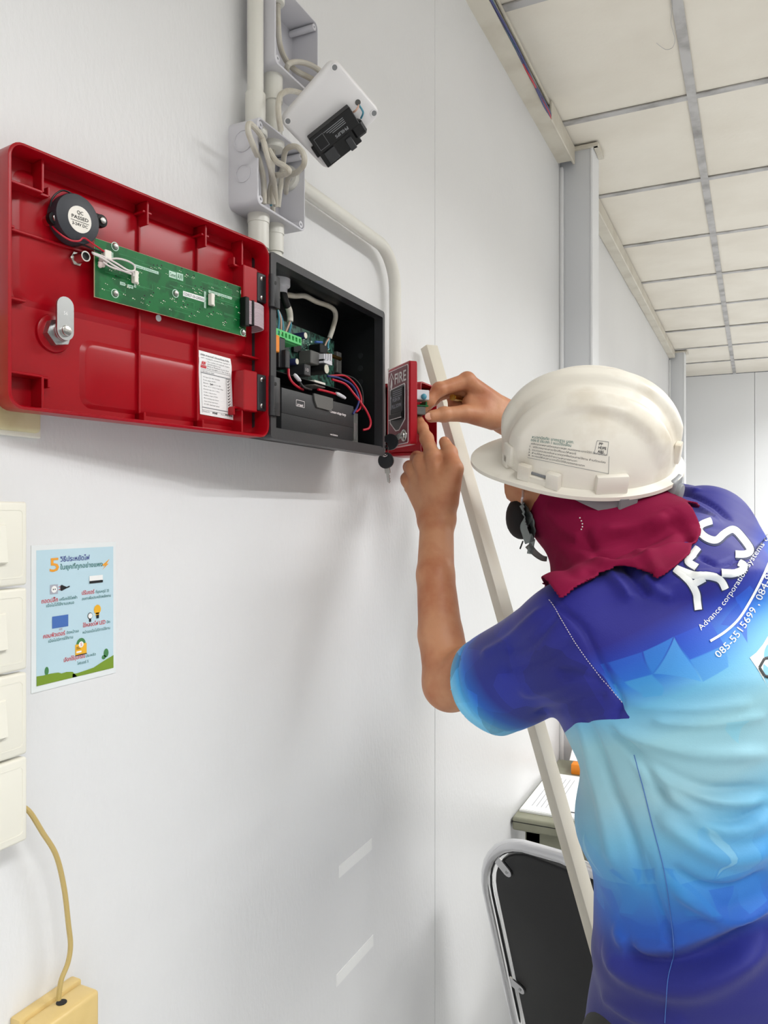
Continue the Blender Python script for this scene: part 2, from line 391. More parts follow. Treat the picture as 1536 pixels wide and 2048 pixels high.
# the cover: tray with rim, ribs and embossing seen from inside
g = G()
out = rrect(0, 0, DW, DH, .013, 6); inn = rrect(.003, .003, DW - .003, DH - .003, .010, 6)
out2 = rrect(.0015, .0015, DW - .0015, DH - .0015, .0115, 6); inn2 = rrect(.0022, .0022, DW - .0022, DH - .0022, .0108, 6)
bk = rrect(.006, .006, DW - .006, DH - .006, .009, 6)
n = len(out)
loops = [(bk, -DD), (rrect(.002, .002, DW - .002, DH - .002, .012, 6), -DD + .0025), (out, -DD + .007), (out, -.0012), (out2, 0), (inn2, 0), (inn, -.0012), (inn, -.0236)]
vs = [(x, y, z) for L, z in loops for x, y in L]; fs = [tuple(range(n))[::-1], tuple((len(loops) - 1) * n + i for i in range(n))]
for k in range(len(loops) - 1):
    fs += [(k * n + i, k * n + (i + 1) % n, (k + 1) * n + (i + 1) % n, (k + 1) * n + i) for i in range(n)]
g.add(vs, fs, MD)
cover = obj('cover', g, 'red', panel, smooth=40)
B = -.0236
def plate(name, poly, z, slope=.004):         # an embossed field with sloping sides
    cx = sum(p[0] for p in poly) / len(poly); cy = sum(p[1] for p in poly) / len(poly); m = len(poly)
    w = max(abs(p[0] - cx) for p in poly); h = max(abs(p[1] - cy) for p in poly)
    top = [(cx + (x - cx) * (1 - slope / w), cy + (y - cy) * (1 - slope / h)) for x, y in poly]
    mid = [(cx + (x - cx) * (1 - slope * .75 / w), cy + (y - cy) * (1 - slope * .75 / h)) for x, y in poly]
    vs = [(x, y, B - .0003) for x, y in poly] + [(x, y, B + (z - B) * .8) for x, y in mid] + [(x, y, z) for x, y in top]
    fs = [(i + k * m, (i + 1) % m + k * m, (i + 1) % m + (k + 1) * m, i + (k + 1) * m) for k in (0, 1) for i in range(m)] + [tuple(2 * m + i for i in range(m))]
    return obj(name, G().add(vs, fs, MD), 'red', cover, smooth=60)
plate('embossed_field', rrect(.016, .088, .286, .201, .012, 5), B + .0028, .006)
plate('embossed_field', rrect(.078, .010, .279, .072, .012, 5), B + .0026, .005)
def rib(u0, v0, u1, v1, top, th=.0022):
    return obj('rib', G().box((min(u0, u1) - (th / 2 if u0 == u1 else 0), min(v0, v1) - (th / 2 if v0 == v1 else 0), B - .0004),
                              (max(u0, u1) + (th / 2 if u0 == u1 else 0), max(v0, v1) + (th / 2 if v0 == v1 else 0), top), .0005, 1, MD), 'red', cover)
for u in (.1385, .2105):
    rib(u, .003, u, .208, B + .0062)
    rib(u, .186, u, .208, -.006); rib(u, .003, u, .012, -.010)
    rib(u - .004, .198, u + .006, .198, -.008)
rib(.003, .1465, .09, .1465, B + .0060); rib(.003, .0905, .024, .0905, B + .008); rib(.27, .088, .296, .088, B + .010)
rib(.003, .1465, .012, .1465, B + .012)
for su, sv in ((0, 0), (0, 1), (1, 0), (1, 1)):          # corner pockets
    fu = (lambda u: DW - u) if su else (lambda u: u); fv = (lambda v: DH - v) if sv else (lambda v: v)
    rib(fu(.003), fv(.030), fu(.034), fv(.030), -.008); rib(fu(.034), fv(.003), fu(.034), fv(.030), -.008)
    rib(fu(.034), fv(.030), fu(.042), fv(.030), -.012); rib(fu(.042), fv(.022), fu(.042), fv(.030), -.012)
for v0, v1 in ((dp(526, 612, -.004)[1], dp(526, 542, -.004)[1]), (dp(526, 826, -.004)[1], dp(526, 746, -.004)[1])):
    obj('hinge_block', G().box((.262, v0, B), (.2826, v1, -.004), .001, 1, MD), 'red', cover)
u, v = dp(313, 637, B); 
obj('hole', G().prism(circ(u, v, .0033, 18), B + .0026, B + .0031, MD), 'farwall', cover)
obj('boss', G().cyl((*dp(490, 568, -.014), B), (*dp(490, 568, -.014), -.016), .0033, 14, MD).cyl((*dp(490, 568, -.014), -.0161), (*dp(490, 568, -.014), -.0158), .0018, 10, MD), 'red', cover)
# buzzer
bu, bv = dp(157, 437, -.004)
bz = obj('buzzer', G().cyl((bu, bv, -.017), (bu, bv, -.004), .0208, 40, MD, bev=.0012), 'buzzer', panel, smooth=30, label='round black buzzer')
g = G()
for s, (x, y) in ((-1, (112, 436)), (1, (206, 441))):
    eu, ev = dp(x, y, -.008)
    g = G(); g.cyl((eu, ev, -.014), (eu, ev, -.009), .0056, 18, MD, bev=.0006)
    g.box((min(eu, eu - s * .012), ev - .0054, -.0138), (max(eu, eu - s * .012), ev + .0054, -.0095), .0008, 1, MD)
    obj('ear', g, 'black', bz)
    obj('screw', G().cyl((eu, ev, -.0095), (eu, ev, -.0070), .0031, 14, MD, bev=.001), 'steel', bz)
    obj('boss', G().cyl((eu, ev, B), (eu, ev, -.014), .0045, 14, MD), 'red', cover)
su_, sv_ = dp(160, 439, -.0036)
obj('sticker', G().prism(circ(su_, sv_, .0112, 32), -.0041, -.0037, MD), 'connector', bz)
g = G(); fn = lambda x, y: MD @ Vector((su_ + x, sv_ + y, -.0035))
put_text(g, 'QC', 0, .0042, .0030, fn, align='C', bold=.012); put_text(g, 'PASSED', 0, -.0003, .0030, fn, .0165, align='C', bold=.012); put_text(g, '3-24V DC', 0, -.0058, .0026, fn, .0150, align='C', bold=.012)
put_poly(g, [(-.0088, -.0022), (.0088, -.0022), (.0088, -.0018), (-.0088, -.0018)], fn)
obj('writing', g, 'inkblack', bz, smooth=0)
def dwire(name, pts, r, m, parent, lab=None):
    return obj(name, G().tube(spline([MD @ dpt(x, y, n) for x, y, n in pts], 7), r, 7), m, parent, label=lab)
dwire('red_lead', [(146, 392, -.010), (128, 388, -.012), (106, 400, -.014), (99, 428, -.016), (104, 450, -.014), (118, 466, -.008), (140, 480, -.004), (158, 482, -.002), (168, 476, -.001), (186, 488, -.003), (208, 503, -.003)], .0008, 'wirered', bz)
dwire('black_lead', [(148, 390, -.010), (125, 381, -.010), (104, 398, -.012), (101, 430, -.016), (108, 455, -.016), (130, 478, -.012), (172, 492, -.008), (190, 500, -.005), (206, 505, -.003)], .0008, 'wireblack', bz)
# light holder with chrome nut
nu, nv = dp(150, 519, B + .003); 
ld = obj('lamp_holder', G().prism([(nu + .0062 * math.cos(k * math.pi / 3), nv + .0062 * math.sin(k * math.pi / 3)) for k in range(6)], B, B + .006, MD), 'steel', panel)
obj('barrel', G().ring(circ(nu, nv, .0045, 22), circ(nu, nv, .0034, 22), B + .005, B + .0185, MD), 'steel', ld)
g = G().prism(circ(nu, nv, .0034, 18), B + .012, B + .0165, MD); obj('core', g, 'black', ld)
# cam lock
cu, cv = dp(131, 662, -.006)
lk = obj('cam_lock', G().prism([(cu + .0118 * math.cos(k * math.pi / 3 + .2), cv + .0118 * math.sin(k * math.pi / 3 + .2)) for k in range(6)], B + .003, B + .010, MD), 'zinc', panel, label='chrome cam lock')
obj('boss', G().cyl((cu, cv, B - .001), (cu, cv, B + .003), .0165, 30, MD, bev=.0025), 'red', cover)
obj('barrel', G().cyl((cu, cv, B + .009), (cu, cv, -.008), .0082, 26, MD), 'zinc', lk)
tu, tv = dp(131, 612, -.006); sl = [(cu + .0078 * math.cos(a), cv + .0078 * math.sin(a)) for a in [math.pi + math.pi * k / 10 for k in range(11)]] + [(tu + .0078 * math.cos(a), tv + .0078 * math.sin(a)) for a in [math.pi * k / 10 for k in range(11)]]
obj('cam_plate', G().prism(sl, -.008, -.0058, MD), 'zinc', lk, smooth=20)
obj('screw', G().cyl((cu, cv, -.0058), (cu, cv, -.003), .0046, 18, MD, bev=.0012), 'steel', lk)
g = G(); put_text(g, '56', tu, (tv + cv) / 2 + .003, .003, lambda x, y: MD @ Vector((x, y, -.0057)), align='C'); obj('writing', g, 'paper', lk, smooth=0)
# display circuit board on the cover
NB = -.0085
b0, b1 = dp(190, 588, NB), dp(492, 581, NB)
u0, v0, u1, v1 = b0[0], .1068, b1[0], .1580
pcb = obj('circuit_board', G().box((u0, v0, NB - .0016), (u1, v1, NB), .0002, 1, MD), 'pcb', panel, smooth=0, label='long green circuit board')
obj('board_edge', G().ring([(u0 - .0002, v0 - .0002), (u1 + .0002, v0 - .0002), (u1 + .0002, v1 + .0002), (u0 - .0002, v1 + .0002)], [(u0, v0), (u1, v0), (u1, v1), (u0, v1)], NB - .0015, NB - .0003, MD), 'creamold', pcb, smooth=0)
for x, y in ((230, 493), (230, 587), (351, 587), (486, 586), (486, 665)):
    u, v = dp(x, y, NB)
    s = obj('screw', G().cyl((u, v, NB), (u, v, NB + .0022), .0028, 14, MD, bev=.001), 'steel', pcb)
    obj('screw_ring', G().ring(circ(u, v, .0040, 24), circ(u, v, .0033, 24), NB, NB + .0002, MD), 'silk', pcb)
    obj('standoff', G().cyl((u, v, B), (u, v, NB - .0016), .003, 10, MD), 'red', cover)
g = G(); 
for x0, y0, x1, y1 in ((204, 505, 228, 520), (204, 505, 228, 520)):
    u, v = dp(207, 512, NB); 
c1 = obj('connector', G().box((*[c - d for c, d in zip(dp(208, 512, NB), (.0035, .0045))], NB), (*[c + d for c, d in zip(dp(208, 512, NB), (.0035, .0040))], NB + .0065), .0006, 1, MD), 'connector', pcb)
u, v = dp(266, 555, NB)
obj('connector', G().box((u - .0022, v - .0055, NB), (u + .0022, v + .0055, NB + .0055), .0005, 1, MD).box((u + .0022, v - .0055, NB + .001), (u + .0045, v - .0035, NB + .003), .0003, 1, MD).box((u + .0022, v + .0035, NB + .001), (u + .0045, v + .0055, NB + .003), .0003, 1, MD), 'connector', pcb)
u, v = dp(419, 600, NB)
obj('connector', G().box((u - .0022, v - .0058, NB), (u + .0022, v + .0058, NB + .0055), .0005, 1, MD).box((u + .0022, v - .0058, NB + .001), (u + .0048, v - .0036, NB + .003), .0003, 1, MD).box((u + .0022, v + .0036, NB + .001), (u + .0048, v + .0058, NB + .003), .0003, 1, MD).box((u + .0022, v - .0008, NB + .001), (u + .0036, v + .0008, NB + .003), .0003, 1, MD), 'connector', pcb)
g = G(); rg = random.Random(7)
for _ in range(9):
    x, y = rg.uniform(198, 214), rg.uniform(518, 534); u, v = dp(x, y, NB)
    g.ball((u, v, NB + .001), rg.uniform(.0018, .0032), 8, MD, (1, 1, .8))
obj('glue_blob', g, 'glue', pcb)
for pts, r in (([(184, 505, -.004), (204, 512, -.0035), (230, 525, -.001), (255, 540, -.0005), (268, 541, -.001), (268, 530, -.001), (252, 521, -.0005), (232, 517, -.0015), (215, 520, -.004)], .0009),
               ([(186, 507, -.003), (206, 517, -.003), (228, 531, -.001), (250, 543, -.0005), (265, 544, -.002), (267, 552, -.003)], .0009), ([(206, 524, -.003), (222, 534, -.0015), (246, 542, -.001), (262, 548, -.002)], .0008)):
    dwire('white_lead', pts, r, 'wirewhite', pcb)
# solder joints and vias
g = G(); gd = G(); rg = random.Random(12)
for _ in range(74):
    u = rg.uniform(u0 + .006, u1 - .006); v = rg.choice((rg.uniform(v0 + .004, v0 + .022), rg.uniform(v0 + .022, v1 - .004)))
    g.ball((u, v, NB), .0005 * rg.uniform(.8, 1.5), 6, MD, (1.3, .9, .7))
    g.ball((u + .0019, v - .0004, NB), .0005 * rg.uniform(.7, 1.1), 6, MD, (1.2, .9, .7))
    if rg.random() < .5: gd.prism(circ(u + .003, v + .003, .0008, 8), NB, NB + .0001, MD)
s = obj('solder_joints', g, 'solder', pcb); s['kind'] = 'stuff'
s = obj('vias', gd, 'black', pcb); s['kind'] = 'stuff'
g = G()                                      # printed tracks, slightly proud
for k in range(34):
    u = rg.uniform(u0 + .004, u1 - .03); v = rg.uniform(v0 + .003, v1 - .003); L_ = rg.uniform(.008, .03); q = rg.uniform(-.006, .006)
    if not v0 + .002 < v + q < v1 - .002: q = 0
    for a, b in (((u, v), (u + L_, v)), ((u + L_, v), (u + L_, v + q))):
        g.box((min(a[0], b[0]) - .0003, min(a[1], b[1]) - .0003, NB), (max(a[0], b[0]) + .0003, max(a[1], b[1]) + .0003, NB + .00012), 0, 1, MD)
M('track', (10, 120, 60), .4); s = obj('tracks', g, 'track', pcb, smooth=0); s['kind'] = 'stuff'
# white printed strips and the serial label on the board
def strip(x0, y0, x1, y1, h, m, up, words, wm, hh=.55):
    a, b = dp(x0, y0, NB), dp(x1, y1, NB)
    if up: lo, hi = (a[0] - h / 2, min(a[1], b[1])), (a[0] + h / 2, max(a[1], b[1]))
    else: lo, hi = (a[0], (a[1] + b[1]) / 2 - h / 2), (b[0], (a[1] + b[1]) / 2 + h / 2)
    s = obj('printed_strip', G().box((*lo, NB), (*hi, NB + .0002), 0, 1, MD), m, pcb, smooth=0)
    g = G()
    if up: put_text(g, words, 0, 0, h * hh, lambda x, y: MD @ Vector((lo[0] + h * .8 - y, lo[1] + .0005 + x, NB + .0003)), hi[1] - lo[1] - .001)
    else: put_text(g, words, lo[0] + .0006, lo[1] + h * (1 - hh) / 2, h * hh, lambda x, y: MD @ Vector((x, y, NB + .0003)), hi[0] - lo[0] - .0012, bold=.01)
    obj('writing', g, wm, pcb, smooth=0)
strip(268, 532, 317, 545, .0026, 'silk', 0, 'Connect: LX ZONE Board V5.1', 'pcb')
strip(338, 547, 352, 552, .0062, 'silk', 0, 'Cemen', 'pcb', .6); strip(353.5, 551, 366, 556, .0066, 'silk', 0, 'AW', 'pcb', .85)
strip(366, 586, 408, 600, .0050, 'paper', 0, 'CDB27-20-230503', 'ink'); strip(410, 583, 410, 616, .0024, 'silk', 1, 'KEYBOARD', 'pcb')
strip(417, 582, 463, 597, .0026, 'silk', 0, 'CONNECT KEY ZONE BOARD AW', 'pcb'); strip(224, 505, 224, 519, .0024, 'silk', 1, 'BUZZ', 'pcb')
strip(240, 566, 250, 569, .0028, 'silk', 0, 'GND', 'pcb'); strip(255, 571, 266, 575, .0028, 'silk', 0, 'LAMP', 'pcb'); strip(270, 553, 270, 575, .0022, 'silk', 1, 'LOCK', 'pcb')
# ribbon cable with its plug
a0 = dp(492, 625, NB + .004); ph = .0135
pl = obj('ribbon_plug', G().box((a0[0] - .0055, a0[1] - ph - .002, NB), (a0[0] + .0005, a0[1] + ph + .002, NB + .009), .0008, 1, MD)
         .box((a0[0] + .0042, a0[1] - ph, NB + .001), (a0[0] + .0072, a0[1] + ph, NB + .010), .0008, 1, MD).box((a0[0] - .001, a0[1] - ph, NB + .001), (a0[0] + .005, a0[1] + ph, NB + .004), 0, 1, MD), 'black', panel, label='black ribbon plug')
path = spline([Vector((a0[0] - .001, 0, NB + .0075)), Vector((a0[0] + .008, 0, NB + .0080)), Vector((a0[0] + .016, 0, NB + .0085)), Vector((a0[0] + .0245, 0, NB + .006)), Vector((a0[0] + .0285, 0, NB - .003)), Vector((a0[0] + .029, 0, NB - .018)), Vector((a0[0] + .030, 0, NB - .035))], 6)
NW = 16
for w in range(NW):
    v = a0[1] - ph + .001 + (2 * ph - .002) * (w + .5) / NW
    obj('ribbon_wire', G().tube([(p.x, v - .10 * max(0, p.x - a0[0] - .012), p.z) for p in path], .00082, 6, MD), 'ribbon', pl)
# inspection label on the cover
sl = [dp(x, y, B + .003) for x, y in ((396, 700), (461, 718), (466, 840), (400, 828))]
def lab(x, y):                                # x,y in 0..1 from the lower left
    a = Vector(sl[3]).lerp(Vector(sl[2]), x); b = Vector(sl[0]).lerp(Vector(sl[1]), x); p = a.lerp(b, y)
    bend = .0022 * math.exp(-((y - .86) / .13) ** 2)
    return MD @ Vector((p.x - .0012 * math.sin((y - .6) * 5) * (1 if y > .6 else 0), p.y, B + .0032 + bend))
g = G(); NX, NY = 2, 16
g.add([lab(i / NX, j / NY) for j in range(NY + 1) for i in range(NX + 1)], [(j * (NX + 1) + i, j * (NX + 1) + i + 1, (j + 1) * (NX + 1) + i + 1, (j + 1) * (NX + 1) + i) for j in range(NY) for i in range(NX)])
st = obj('inspection_label', g, 'paper', panel, smooth=60, label='white inspection label with ticked list')
lf = lambda x, y: lab(x, y) + DN * .0003
def ltext(g, s, x, y, h, w=None, bold=.0, al='L'): put_text(g, s, x, y, h, lf, w, bold, al, 1)
g = G()
ltext(g, 'บริษัท สายแอนด์ (ประเทศไทย) จำกัด', .05, .925, .030, .88, .01)
ltext(g, 'เลขที่ 1 ถนนสุขุมวิท แขวงพระโขนง กรุงเทพฯ 10', .05, .88, .022, .9)
for k, s in enumerate(('โทร. 0-2744-0170 อัตโนมัติ, โทรสาร', 'www.firealarm.co.th', 'Made in Thailand Tel 02 74-4', 'Email: sales@fire.co, Tax 01-86-02')): ltext(g, s, .24, .835 - k * .034, .019, (.68, .4, .66, .72)[k])
ltext(g, 'UNIT CHECK QC / INSPEC', .10, .675, .020, .36); ltext(g, 'PASS', .82, .640, .020, .11)
for k, s in enumerate(('AC Input 220 VAC, 50/60Hz', 'Power output 24 VDC', 'Battery        VDC 2.3 AH', 'Alarm / DC1 / DC2 / Fault relays', 'Detector type zone, 2 wires', 'Isolate output zone', 'Auxiliary output 24 VDC', 'Short wiring supervision', 'Open wiring supervision', 'AC, BAT, Earth fault system')):
    ltext(g, s, .12, .592 - k * .0475, .020, (.5, .38, .52, .6, .48, .38, .42, .44, .42, .46)[k])
ltext(g, 'Checked by', .08, .045, .020, .20); ltext(g, 'Date', .62, .045, .020, .09)
obj('writing', g, 'ink', st, smooth=0)
g = G(); ltext(g, '24', .31, .492, .030, .08, .03); ltext(g, 'พงษ์', .36, .040, .034, .15, .03); ltext(g, '30/08/68', .74, .045, .036, .24, .02)
for k in range(10):
    y = .60 - k * .0475
    put_poly(g, [(.85, y + .012), (.875, y - .006), (.93, y + .032), (.92, y + .038), (.876, y + .010), (.858, y + .018)], lf)
obj('handwriting', g, 'inkblack', st, smooth=0)
g = G()
for y, h in ((.712, .004), (.655, .012), (.112, .012), (.075, .004)): put_poly(g, [(.06, y), (.97, y), (.97, y + h), (.06, y + h)], lf)
for x in (.06, .82, .962): put_poly(g, [(x, .03), (x + .008, .03), (x + .008, .70 if x != .82 else .655), (x, .70 if x != .82 else .655)], lf)
obj('ruled_lines', g, 'inkgrey', st, smooth=0)
g = G(); ltext(g, 'AW', .07, .785, .05, .13, .06); put_poly(g, [(.05, .762), (.22, .762), (.22, .775), (.05, .775)], lf); put_poly(g, [(.05, .735), (.22, .735), (.22, .756), (.05, .756)], lf)
obj('logo', g, 'inkred', st, smooth=0)

# ------------------------------------------------------------------ inside the box
def bx(px, py, x): return onx(px, py, x)
XM = .020                                     # main board plane
p0, p1 = bx(535, 650, XM), bx(668, 750, XM)
mz0, mz1 = bx(600, 762, XM).z, bx(600, 655, XM).z
mb = obj('main_board', G().box((XM - .0016, PY0 + .006, mz0), (XM, p1.y, mz1)), 'pcbdark', panel, smooth=0, label='green main circuit board inside the box')
g = G(); rg = random.Random(3)
for _ in range(150):                          # small surface parts
    y = rg.uniform(PY0 + .05, p1.y - .01); z = rg.uniform(mz0 + .028, mz1 - .012); w, h = rg.choice(((.0012, .0006), (.0006, .0012), (.0018, .001), (.003, .0022)))
    g.box((XM, y, z), (XM + .0009, y + w, z + h))
s = obj('surface_components', g, 'silk', mb, smooth=0); s['kind'] = 'stuff'
g = G()
for _ in range(36):
    y = rg.uniform(PY0 + .05, p1.y - .01); z = rg.uniform(mz0 + .02, mz1 - .012); g.box((XM, y, z), (XM + .0016, y + rg.uniform(.002, .006), z + rg.uniform(.0015, .003)))
s = obj('chips', g, 'black', mb, smooth=0); s['kind'] = 'stuff'
for (x0, y0, x1, y1) in ((588, 689, 597, 703), (596, 692, 603, 702), (632, 697, 641, 710)):
    a, b = bx(x0, y1, XM + .004), bx(x1, y0, XM + .004); obj('chip', G().box((XM, a.y, a.z), (XM + .004, b.y, b.z), .0004, 1), 'black', mb)
# green terminal strip: twelve ways
xa = .042; a, b = bx(552, 663, xa), bx(603, 684, xa); tz = (a.z + b.z) / 2
tb = obj('terminal_strip', G().box((XM, PY0 + .014, tz - .0055), (xa - .006, b.y, tz + .005), .0006, 1), 'terminal', panel, label='bright green terminal strip')
nway = 14; y_a = PY0 + .016
for k in range(nway):
    yy = y_a + (b.y - y_a) * k / nway; w = (b.y - y_a) / nway
    obj('terminal_way', G().ring([(yy, tz - .005), (yy + w, tz - .005), (yy + w, tz + .005), (yy, tz + .005)], [(yy + w * .22, tz - .0025), (yy + w * .78, tz - .0025), (yy + w * .78, tz + .0028), (yy + w * .22, tz + .0028)], xa - .008, xa, XB), 'terminal', tb, smooth=0)
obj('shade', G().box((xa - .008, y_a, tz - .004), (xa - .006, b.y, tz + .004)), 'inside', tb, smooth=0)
def cap(px, py, r, L, m, x0=XM, dirn=(1, 0, 0), name='capacitor', lab=None):
    e = bx(px, py, x0 + L); d = Vector(dirn).normalized()
    c = obj(name, G().cyl(e - d * L, e, r, 24, bev=.001), m, mb, smooth=40, label=lab)
    obj(name + '_top', G().cyl(e, e + d * .0004, r * .86, 22).box((0, 0, 0), (.0001, .0001, .0001), X=Matrix.Translation(e)), 'solder', mb, label='silver capacitor end')
    return c
cap(611, 671, .0044, .022, 'capblue'); cap(594, 723, .0042, .022, 'capblue', lab='dark blue capacitor')
cap(653, 738, .0068, .030, 'black', lab='large black capacitor')
a, b = bx(545, 703, .04), bx(554, 672, .04); obj('orange_relay', G().box((.022, PY0 + .011, a.z), (.044, b.y, b.z), .001, 1), 'orange', mb)
a, b = bx(556, 735, .04), bx(568, 676, .04); obj('relay', G().box((.022, a.y, a.z), (.042, b.y, b.z), .001, 1), 'hinge', mb)
a, b = bx(568, 736, .045), bx(576, 702, .045); obj('relay', G().box((.024, a.y, a.z), (.048, b.y, b.z), .001, 1), 'blackbox', mb)
a, b = bx(607, 750, .05), bx(619, 731, .05); obj('rocker_switch', G().box((.024, a.y, a.z), (.052, b.y, b.z), .001, 1), 'blackbox', mb)
g = G(); put_text(g, 'I O', a.y + .0012, (a.z + b.z) / 2 - .002, .004, lambda x, y: Vector((.0524, x, y))); obj('writing', g, 'whiteink', mb, smooth=0)
a, b = bx(622, 726, .04), bx(646, 708, .04); obj('transformer', G().box((.021, a.y, a.z), (.040, b.y, b.z), .001, 1), 'greyplate', mb, label='grey block')
g = G()
for k in range(4):
    a, b = bx(646 + k * 4.6, 722, .046), bx(648 + k * 4.6, 708, .046); g.box((.022, a.y, a.z), (.048, b.y, b.z), .0004, 1)
a, b = bx(646, 732, .046), bx(662, 723, .046); g.box((.022, a.y, a.z + .004), (.048, b.y, b.z), .0004, 1)
obj('heat_sink', g, 'pvcbox', mb)
a, b = bx(637, 705, .035), bx(652, 693, .035); obj('fuse_holder', G().box((.02, a.y, a.z), (.038, b.y, b.z), .001, 1), 'black', mb)
obj('orange_coil', G().tube([bx(656, 709, .04), bx(680, 718, .034)], .0028, 10), 'brass', mb)
a, b = bx(672, 745, .02), bx(681, 706, .02); obj('bracket', G().box((.006, a.y, a.z), (.022, b.y, b.z), .0008, 1), 'greyplate', panel)
obj('resistor', G().tube([bx(609, 722, .03), bx(612, 719, .03), bx(618, 713, .03), bx(621, 710, .03)], [.0008, .0024, .0024, .0008], 10), 'wirepeach', mb)
obj('blue_resistor', G().tube([bx(631, 684, .028), bx(644, 685, .028)], .0018, 8), 'p_blue', mb)
a, b = bx(545, 790, .05), bx(668, 757, .03)
obj('shelf', G().box((.006, PY0 + .005, bx(600, 765, .03).z - .0012), (.05, bx(668, 757, .04).y, bx(600, 765, .03).z), .0005, 1), 'inside', panel)
a = bx(630, 764, .045); obj('white_plug', G().box((.02, a.y, a.z - .004), (.045, a.y + .028, a.z + .003), .001, 1), 'connector', panel)
# cables coming in through the top gland
gl = bx(562, 574, .045); gz = PZ1 - .004
gland = obj('cable_gland', G().cyl((.04, .795, gz), (.04, .795, gz - .010), .014, 26, bev=.002).cyl((.04, .795, gz - .009), (.04, .795, gz - .017), .0105, 22), 'pvcbox', panel, label='pale grey cable gland')
for k, (y, xx) in enumerate(((.795, .04),)):
    pass
c = thing('supply_cable', 'grey sheathed cable arching across the top inside the black box', 'cable', (.04, .85, gz - .03), 'cables inside the alarm panel box')
pth = spline([(.040, .797, gz - .004), (.042, .797, gz - .020), bx(575, 590, .045), bx(590, 592, .042), bx(610, 592, .040), bx(632, 603, .040), bx(655, 611, .040), bx(668, 620, .040), bx(671, 634, .040), bx(666, 655, .038), bx(659, 676, .034)], 8)
obj('sheath', G().tube(pth, .0034, 12), 'cable', c)
obj('peach_core', G().tube(spline([bx(659, 675, .034), bx(653, 684, .034), bx(649, 694, .036)], 5), .0012, 7), 'wirepeach', c); obj('blue_core', G().tube(spline([bx(660, 675, .034), bx(657, 685, .034), bx(656, 697, .036)], 5), .0012, 7), 'wirecyan', c)
c = thing('zone_cable', 'short grey cable with black tape ending above the green terminals', 'cable', (.045, .79, gz - .03), 'cables inside the alarm panel box')
pth = spline([(.038, .793, gz - .004), bx(565, 585, .045), bx(571, 604, .045), bx(578, 620, .044), bx(580, 634, .042), bx(580, 643, .042)], 8)
obj('sheath', G().tube(pth, .0040, 12), 'cable', c); obj('tape_wrap', G().tube(pth[3:21], .0048, 12), 'black', c)
for m, px in (('wirecyan', 578), ('wirepeach', 570), ('wirecyan', 567), ('wirepeach', 562), ('wirecyan', 555)):
    st_ = bx(580, 641, .042) if px > 569 else bx(556, 620, .042)
    obj('core', G().tube(spline([st_, st_.lerp(bx(px, 665, .04), .5) + Vector((.002, 0, .002)), bx(px, 667, .04)], 5), .0012, 7), m, c)
# battery
XF = .058
q0, q1 = bx(563, 868, XF), bx(711, 868, XF)
bz0, bz1 = PB + .0045, bx(640, 795, XF).z
by0, by1 = bx(563, 800, XF).y, bx(706, 800, XF).y
bat = thing('backup_battery', 'dark grey sealed backup battery standing in the bottom of the box', 'battery', (.04, (by0 + by1) / 2, bz0))
obj('case', G().box((.022, by0, bz0), (XF, by1, bz1), .0015, 2), 'battery', bat)
obj('lid_band', G().box((.021, by0 - .0006, bz1 - .030), (XF + .0008, by1 + .0006, bz1), .0012, 2), 'battery', bat)
obj('foot_band', G().box((.021, by0 + .001, bz0), (XF - .0015, by1 - .001, bz0 + .011), .001, 1), 'hinge', bat)
t0, t1 = bx(624, 805, XF), bx(662, 778, XF)
obj('vent_plate', G().prism([(t0.y + .002, bz1 - .006), (t0.y + .008, bz1 - .014), (t1.y - .006, bz1 - .0145), (t1.y, bz1 - .010), (t1.y, bz1 + .0025), (t0.y, bz1 + .0025)], XF + .001, XF + .003, XB), 'greyplate', bat)
g = G(); a = bx(657, 823, XF); put_text(g, '• Constant voltage charge', a.y, a.z - .001, .0034, lambda x, y: Vector((XF + .001, x, y)), .046, bold=.02)
a = bx(593, 806, XF); put_text(g, 'IOMS', a.y, a.z - .004, .0034, lambda x, y: Vector((XF + .001, x, y)), .014, bold=.03)
a = bx(660, 870, XF); put_text(g, 'www.battery.co', a.y, a.z, .0024, lambda x, y: Vector((XF + .0004, x, y)), .02, bold=.03)
g.ring(rrect(bx(591, 812, XF).y, bx(591, 808, XF).z - .0025, bx(608, 812, XF).y, bx(591, 808, XF).z + .0055, .001), rrect(bx(591, 812, XF).y + .0005, bx(591, 808, XF).z - .002, bx(608, 812, XF).y - .0005, bx(591, 808, XF).z + .005, .001), XF + .0008, XF + .001, XB)
obj('writing', g, 'whiteink', bat, smooth=0)
a = bx(709, 860, .045)
cl = obj('battery_clamp', G().box((.018, by1 + .0012, bz0 + .004), (XF + .0005, by1 + .0024, bz1 - .004)), 'greyplate', panel, label='bare metal battery clamp')
obj('clamp_flange', G().box((.0545, by1 + .0024, bz0 + .001), (.0557, by1 + .019, bz1 - .008)), 'greyplate', cl)
obj('clamp_label', G().box((.0558, by1 + .006, bz0 + .006), (.0561, by1 + .016, bz1 - .022)), 'zinc', cl)
def pw(name, m, pts, r, lab):
    return obj(name, G().tube(spline([bx(*p) for p in pts], 8), r, 8), m, label=lab, cat='wire', group='wires above the battery')
pw('battery_wire', 'wirered', [(577, 738, .05), (578, 752, .052), (585, 765, .054), (597, 775, .054), (606, 780, .05)], .0016, 'red wire dropping to the left end of the black battery')
pw('battery_wire', 'wirered', [(636, 779, .054), (650, 782, .054), (668, 787, .053), (674, 789, .052)], .0016, 'red wire lying on top of the black battery')
pw('battery_wire', 'wirered', [(658, 752, .04), (690, 752, .046), (712, 772, .054), (722, 795, .059), (721, 815, .060), (712, 824, .058)], .0014, 'red wire arching highest from the white plug')
